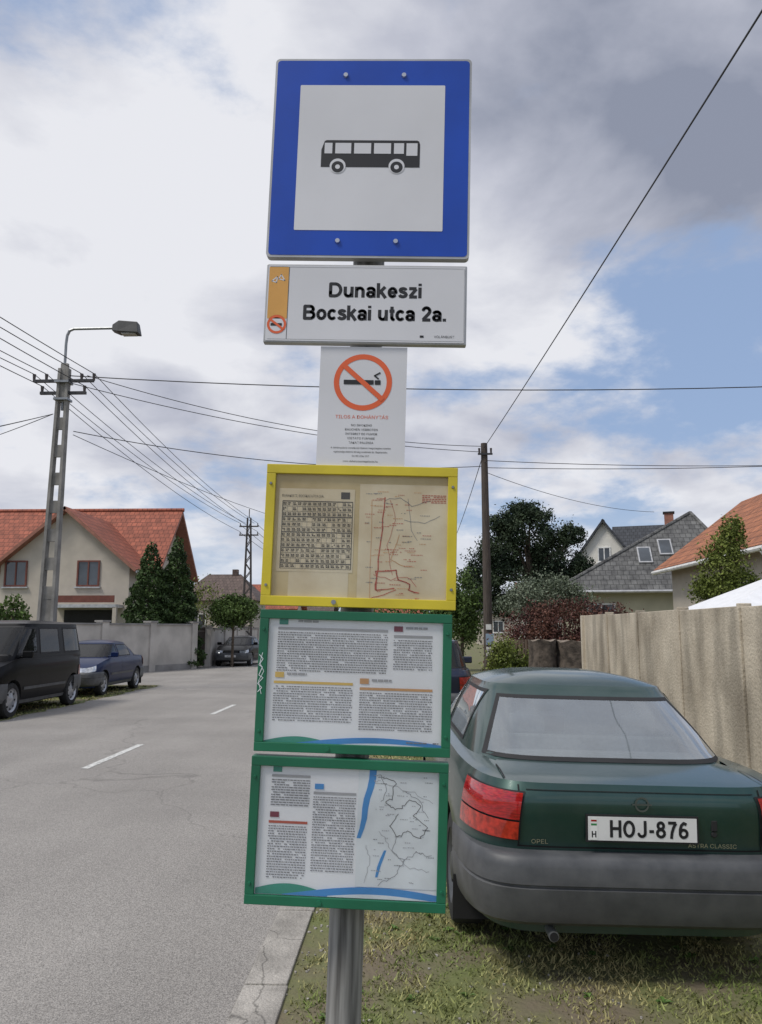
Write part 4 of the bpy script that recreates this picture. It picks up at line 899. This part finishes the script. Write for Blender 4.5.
W,H=.488,.360; p=case(1.885,.006,W,H,yel,.024,aged)
ax=lambda X:(X-360.5)*.00252; az=lambda Y:(537-Y)*.00253
mb=MB(); yb=.0090
quad(mb,ax(277),ax(354),az(574),az(490),yb,11); quad(mb,ax(359),ax(449),az(603),az(484),yb,11); quad(mb,ax(290),ax(350),az(600),az(572),yb+.0005,11)
y=yb-.0006
# gridded timetable: ruled rows and columns, digits in the cells
gx=[281+71*i/14 for i in range(15)]; gz=[503+68*i/13 for i in range(14)]
for i,zz in enumerate(gz): quad(mb,ax(281),ax(352),az(zz)-(.0011 if i%3==0 else .0004),az(zz)+(.0011 if i%3==0 else .0004),y,1)
for i,xx in enumerate(gx): quad(mb,ax(xx)-(.0008 if i in(0,14) else .0003),ax(xx)+(.0008 if i in(0,14) else .0003),az(571),az(503),y-.0003,1 if i in(0,14) else 2)
for j in range(13):
    for i in range(14):
        if rt.random()<.86: rows(mb,ax(gx[i]+.7),ax(gx[i]+3.9),az(gz[j]+1.3),az(gz[j]+4.4),.0039,y-.0005,1,.75,(.002,.004),.001)
quad(mb,ax(340),ax(349),az(500),az(493),y,1); 
def jig(pts,a,n=3):
    o=[]
    for (p0,p1) in zip(pts[:-1],pts[1:]):
        for i in range(n): t=i/n; o.append((p0[0]+(p1[0]-p0[0])*t+rt.uniform(-a,a),p0[1]+(p1[1]-p0[1])*t+rt.uniform(-a,a)))
    return o+[pts[-1]]
def ml(pts,w,m,yy,jit=.8): line(mb,[(ax(a),az(b)) for a,b in jig(pts,jit)],w,yy,m)
ml([(384,497),(383,530),(380,560),(378,590),(396,588)],.0028,4,y); ml([(378,590),(378,572),(398,570),(400,580),(412,584),(410,590),(420,592)],.0028,4,y-.0003); ml([(384,500),(400,497),(412,505),(430,500)],.0012,2,y)
ml([(405,520),(425,522),(440,515)],.0012,2,y); ml([(400,535),(392,560),(406,566)],.0016,5,y); ml([(372,500),(372,600)],.0012,5,y); ml([(398,590),(380,597),(366,600)],.0018,4,y-.0002); ml([(408,498),(412,530),(418,540)],.001,2,y)
ml([(390,500),(396,520),(388,545),(394,575)],.0010,4,y-.0001); ml([(376,575),(392,580),(408,576),(418,586)],.0012,4,y-.0004)
rows(mb,ax(422),ax(446),az(494),az(503),.0045,y,4,.5,(.004,.009)); 
for i in range(90): a,b_=rt.uniform(364,425),rt.uniform(490,600); rows(mb,ax(a),ax(a+rt.uniform(4,12)),az(b_),az(b_+2.2),.004,y-.0002,rt.choice((2,4,4,5)),.40,(.002,.006))
mb.build('timetable_sheets',MT,p)
text('DUNAKESZI, BOCSKAI UTCA 2/A.',ax(280),az(497.5),.0125,inkm,p,yb-.001,'sheet_heading',align='LEFT',bold=.0002,sx=.76)
W,H=.478,.343; p=case(1.523,.003,W,H,grn,.022,pap)
ax=lambda X:(X-354)*.00245; az=lambda Y:(683-Y)*.0024
mb=MB(); yb=.0090; y=yb
def hdr(X,Y,w,m,n=9):
    quad(mb,ax(X),ax(X+9),az(Y+5.5),az(Y),y-.0006,m); rows(mb,ax(X+12),ax(X+12+w),az(Y+.5),az(Y+5),.0105,y-.0006,3,.5,(.008,.02))
def table(X0,X1,Y0,Y1,m=2,hm=3,cells=True,pit=.0058):
    quad(mb,ax(X0),ax(X1),az(Y0+2.6),az(Y0),y,3 if hm is None else hm)
    rows(mb,ax(X0),ax(X1),az(Y0+5),az(Y1),pit,y-.0003,m,.42,(.002,.007) if cells else (.003,.012),.0016)
hdr(276,621,28,7); table(275,387,629,676,2,3); hdr(393,625,22,8); table(393,432,634,672,2,3)
hdr(274,675,20,9); table(273,353,684,727,2,9); hdr(360,679,20,5); table(360,433,688,733,2,5)
def wave(mb,m,yy,Y0,A,Yb,X0,X1,ph,tap=1):
    n=40; vs=[]
    for i in range(n+1):
        t=i/n; X=X0+(X1-X0)*t; zt=az(Y0-A*math.sin(t*3.1+ph)*tap); vs+=[(ax(X),yy,az(Yb)),(ax(X),yy,max(zt,az(Yb)+.0002))]
    mb.add(vs,[(2*i,2*i+2,2*i+3,2*i+1) for i in range(n)],m)
wave(mb,7,y-.0008,744,5,746.5,266,330,.0); wave(mb,6,y-.0012,745,7,746.5,290,443,-.2); wave(mb,0,y-.0016,746.5,3.0,746.5,330,443,.1)
rows(mb,ax(408),ax(440),az(741),az(744),.006,y-.002,2,.5)
mb.build('timetable_sheets',MT,p)
mb=MB(); line(mb,[(-.236,.06),(-.226,.05),(-.236,.035),(-.227,.03),(-.235,.01),(-.224,.004),(-.237,-.01),(-.226,-.02),(-.236,-.03)],.0016,-.0006,0); line(mb,[(-.228,.065),(-.234,.04),(-.223,.02),(-.235,-.004),(-.227,-.035)],.0012,-.0009,0); mb.build('graffiti',[lg_],p)
W,H=.476,.339; p=case(1.171,0,W,H,grn,.022,pap,lean=math.radians(2.0),y=1.99)
ax=lambda X:(X-347.5)*.00239; az=lambda Y:(833-Y)*.00228
mb=MB()
hdr(270,769,20,7); table(269,308,777,812,2,3,False); hdr(269,815,22,8); table(268,307,824,884,2,4); hdr(313,785,20,6); table(312,355,793,876,2,3)
quad(mb,ax(357),ax(438),az(886),az(768),y-.0002,10)
# river: one smooth tapering ribbon bending down the map
rv=[(371.5,768,3.6),(371,778,3.5),(369,788,3.3),(366,798,3.2),(364.5,808,3.0),(364,818,2.8),(362,828,2.4),(359,838,2.0)]
vs=[]
for X,Yp,hw_ in rv: vs+=[(ax(X-hw_),y-.0006,az(Yp)),(ax(X+hw_),y-.0006,az(Yp))]
mb.add(vs,[(2*i,2*i+1,2*i+3,2*i+2) for i in range(len(rv)-1)],6)
rv=[(386,849,1.2),(383,857,1.6),(380,866,1.6),(378,876,1.2)]; vs=[]
for X,Yp,hw_ in rv: vs+=[(ax(X-hw_),y-.0006,az(Yp)),(ax(X+hw_),y-.0006,az(Yp))]
mb.add(vs,[(2*i,2*i+1,2*i+3,2*i+2) for i in range(len(rv)-1)],6)
for pts,w_,m_ in (([(382,776),(394,780),(392,796),(384,802),(398,808),(410,798),(420,803),(414,814),(428,826),(420,836),(406,828),(398,836),(390,826),(398,812)],.0013,1),([(398,836),(392,850),(404,858),(396,874),(380,884)],.0010,2),([(375,782),(408,788),(432,800)],.001,3),([(404,858),(418,850),(432,852)],.0010,2),([(380,830),(390,846),(410,866),(430,868)],.001,3),([(366,845),(372,858),(366,882)],.001,3),([(378,772),(386,786),(380,800)],.001,2),([(404,790),(416,795),(428,815)],.001,2)):
    line(mb,[(ax(a),az(b)) for a,b in jig(pts,1.6,5)],w_,y-.0009,m_)
for i in range(60): a,b_=rt.uniform(372,428),rt.uniform(772,880); rows(mb,ax(a),ax(a+rt.uniform(3,8)),az(b_),az(b_+2.2),.0045,y-.001,rt.choice((3,3,2)),.35,(.002,.005))
wave(mb,7,y-.0012,893,7,897,258,330,.2); wave(mb,6,y-.0016,894,8,897,285,438,-.3); wave(mb,10,y-.002,897,4,897,330,438,.2)
mb.build('timetable_sheets',MT,p)
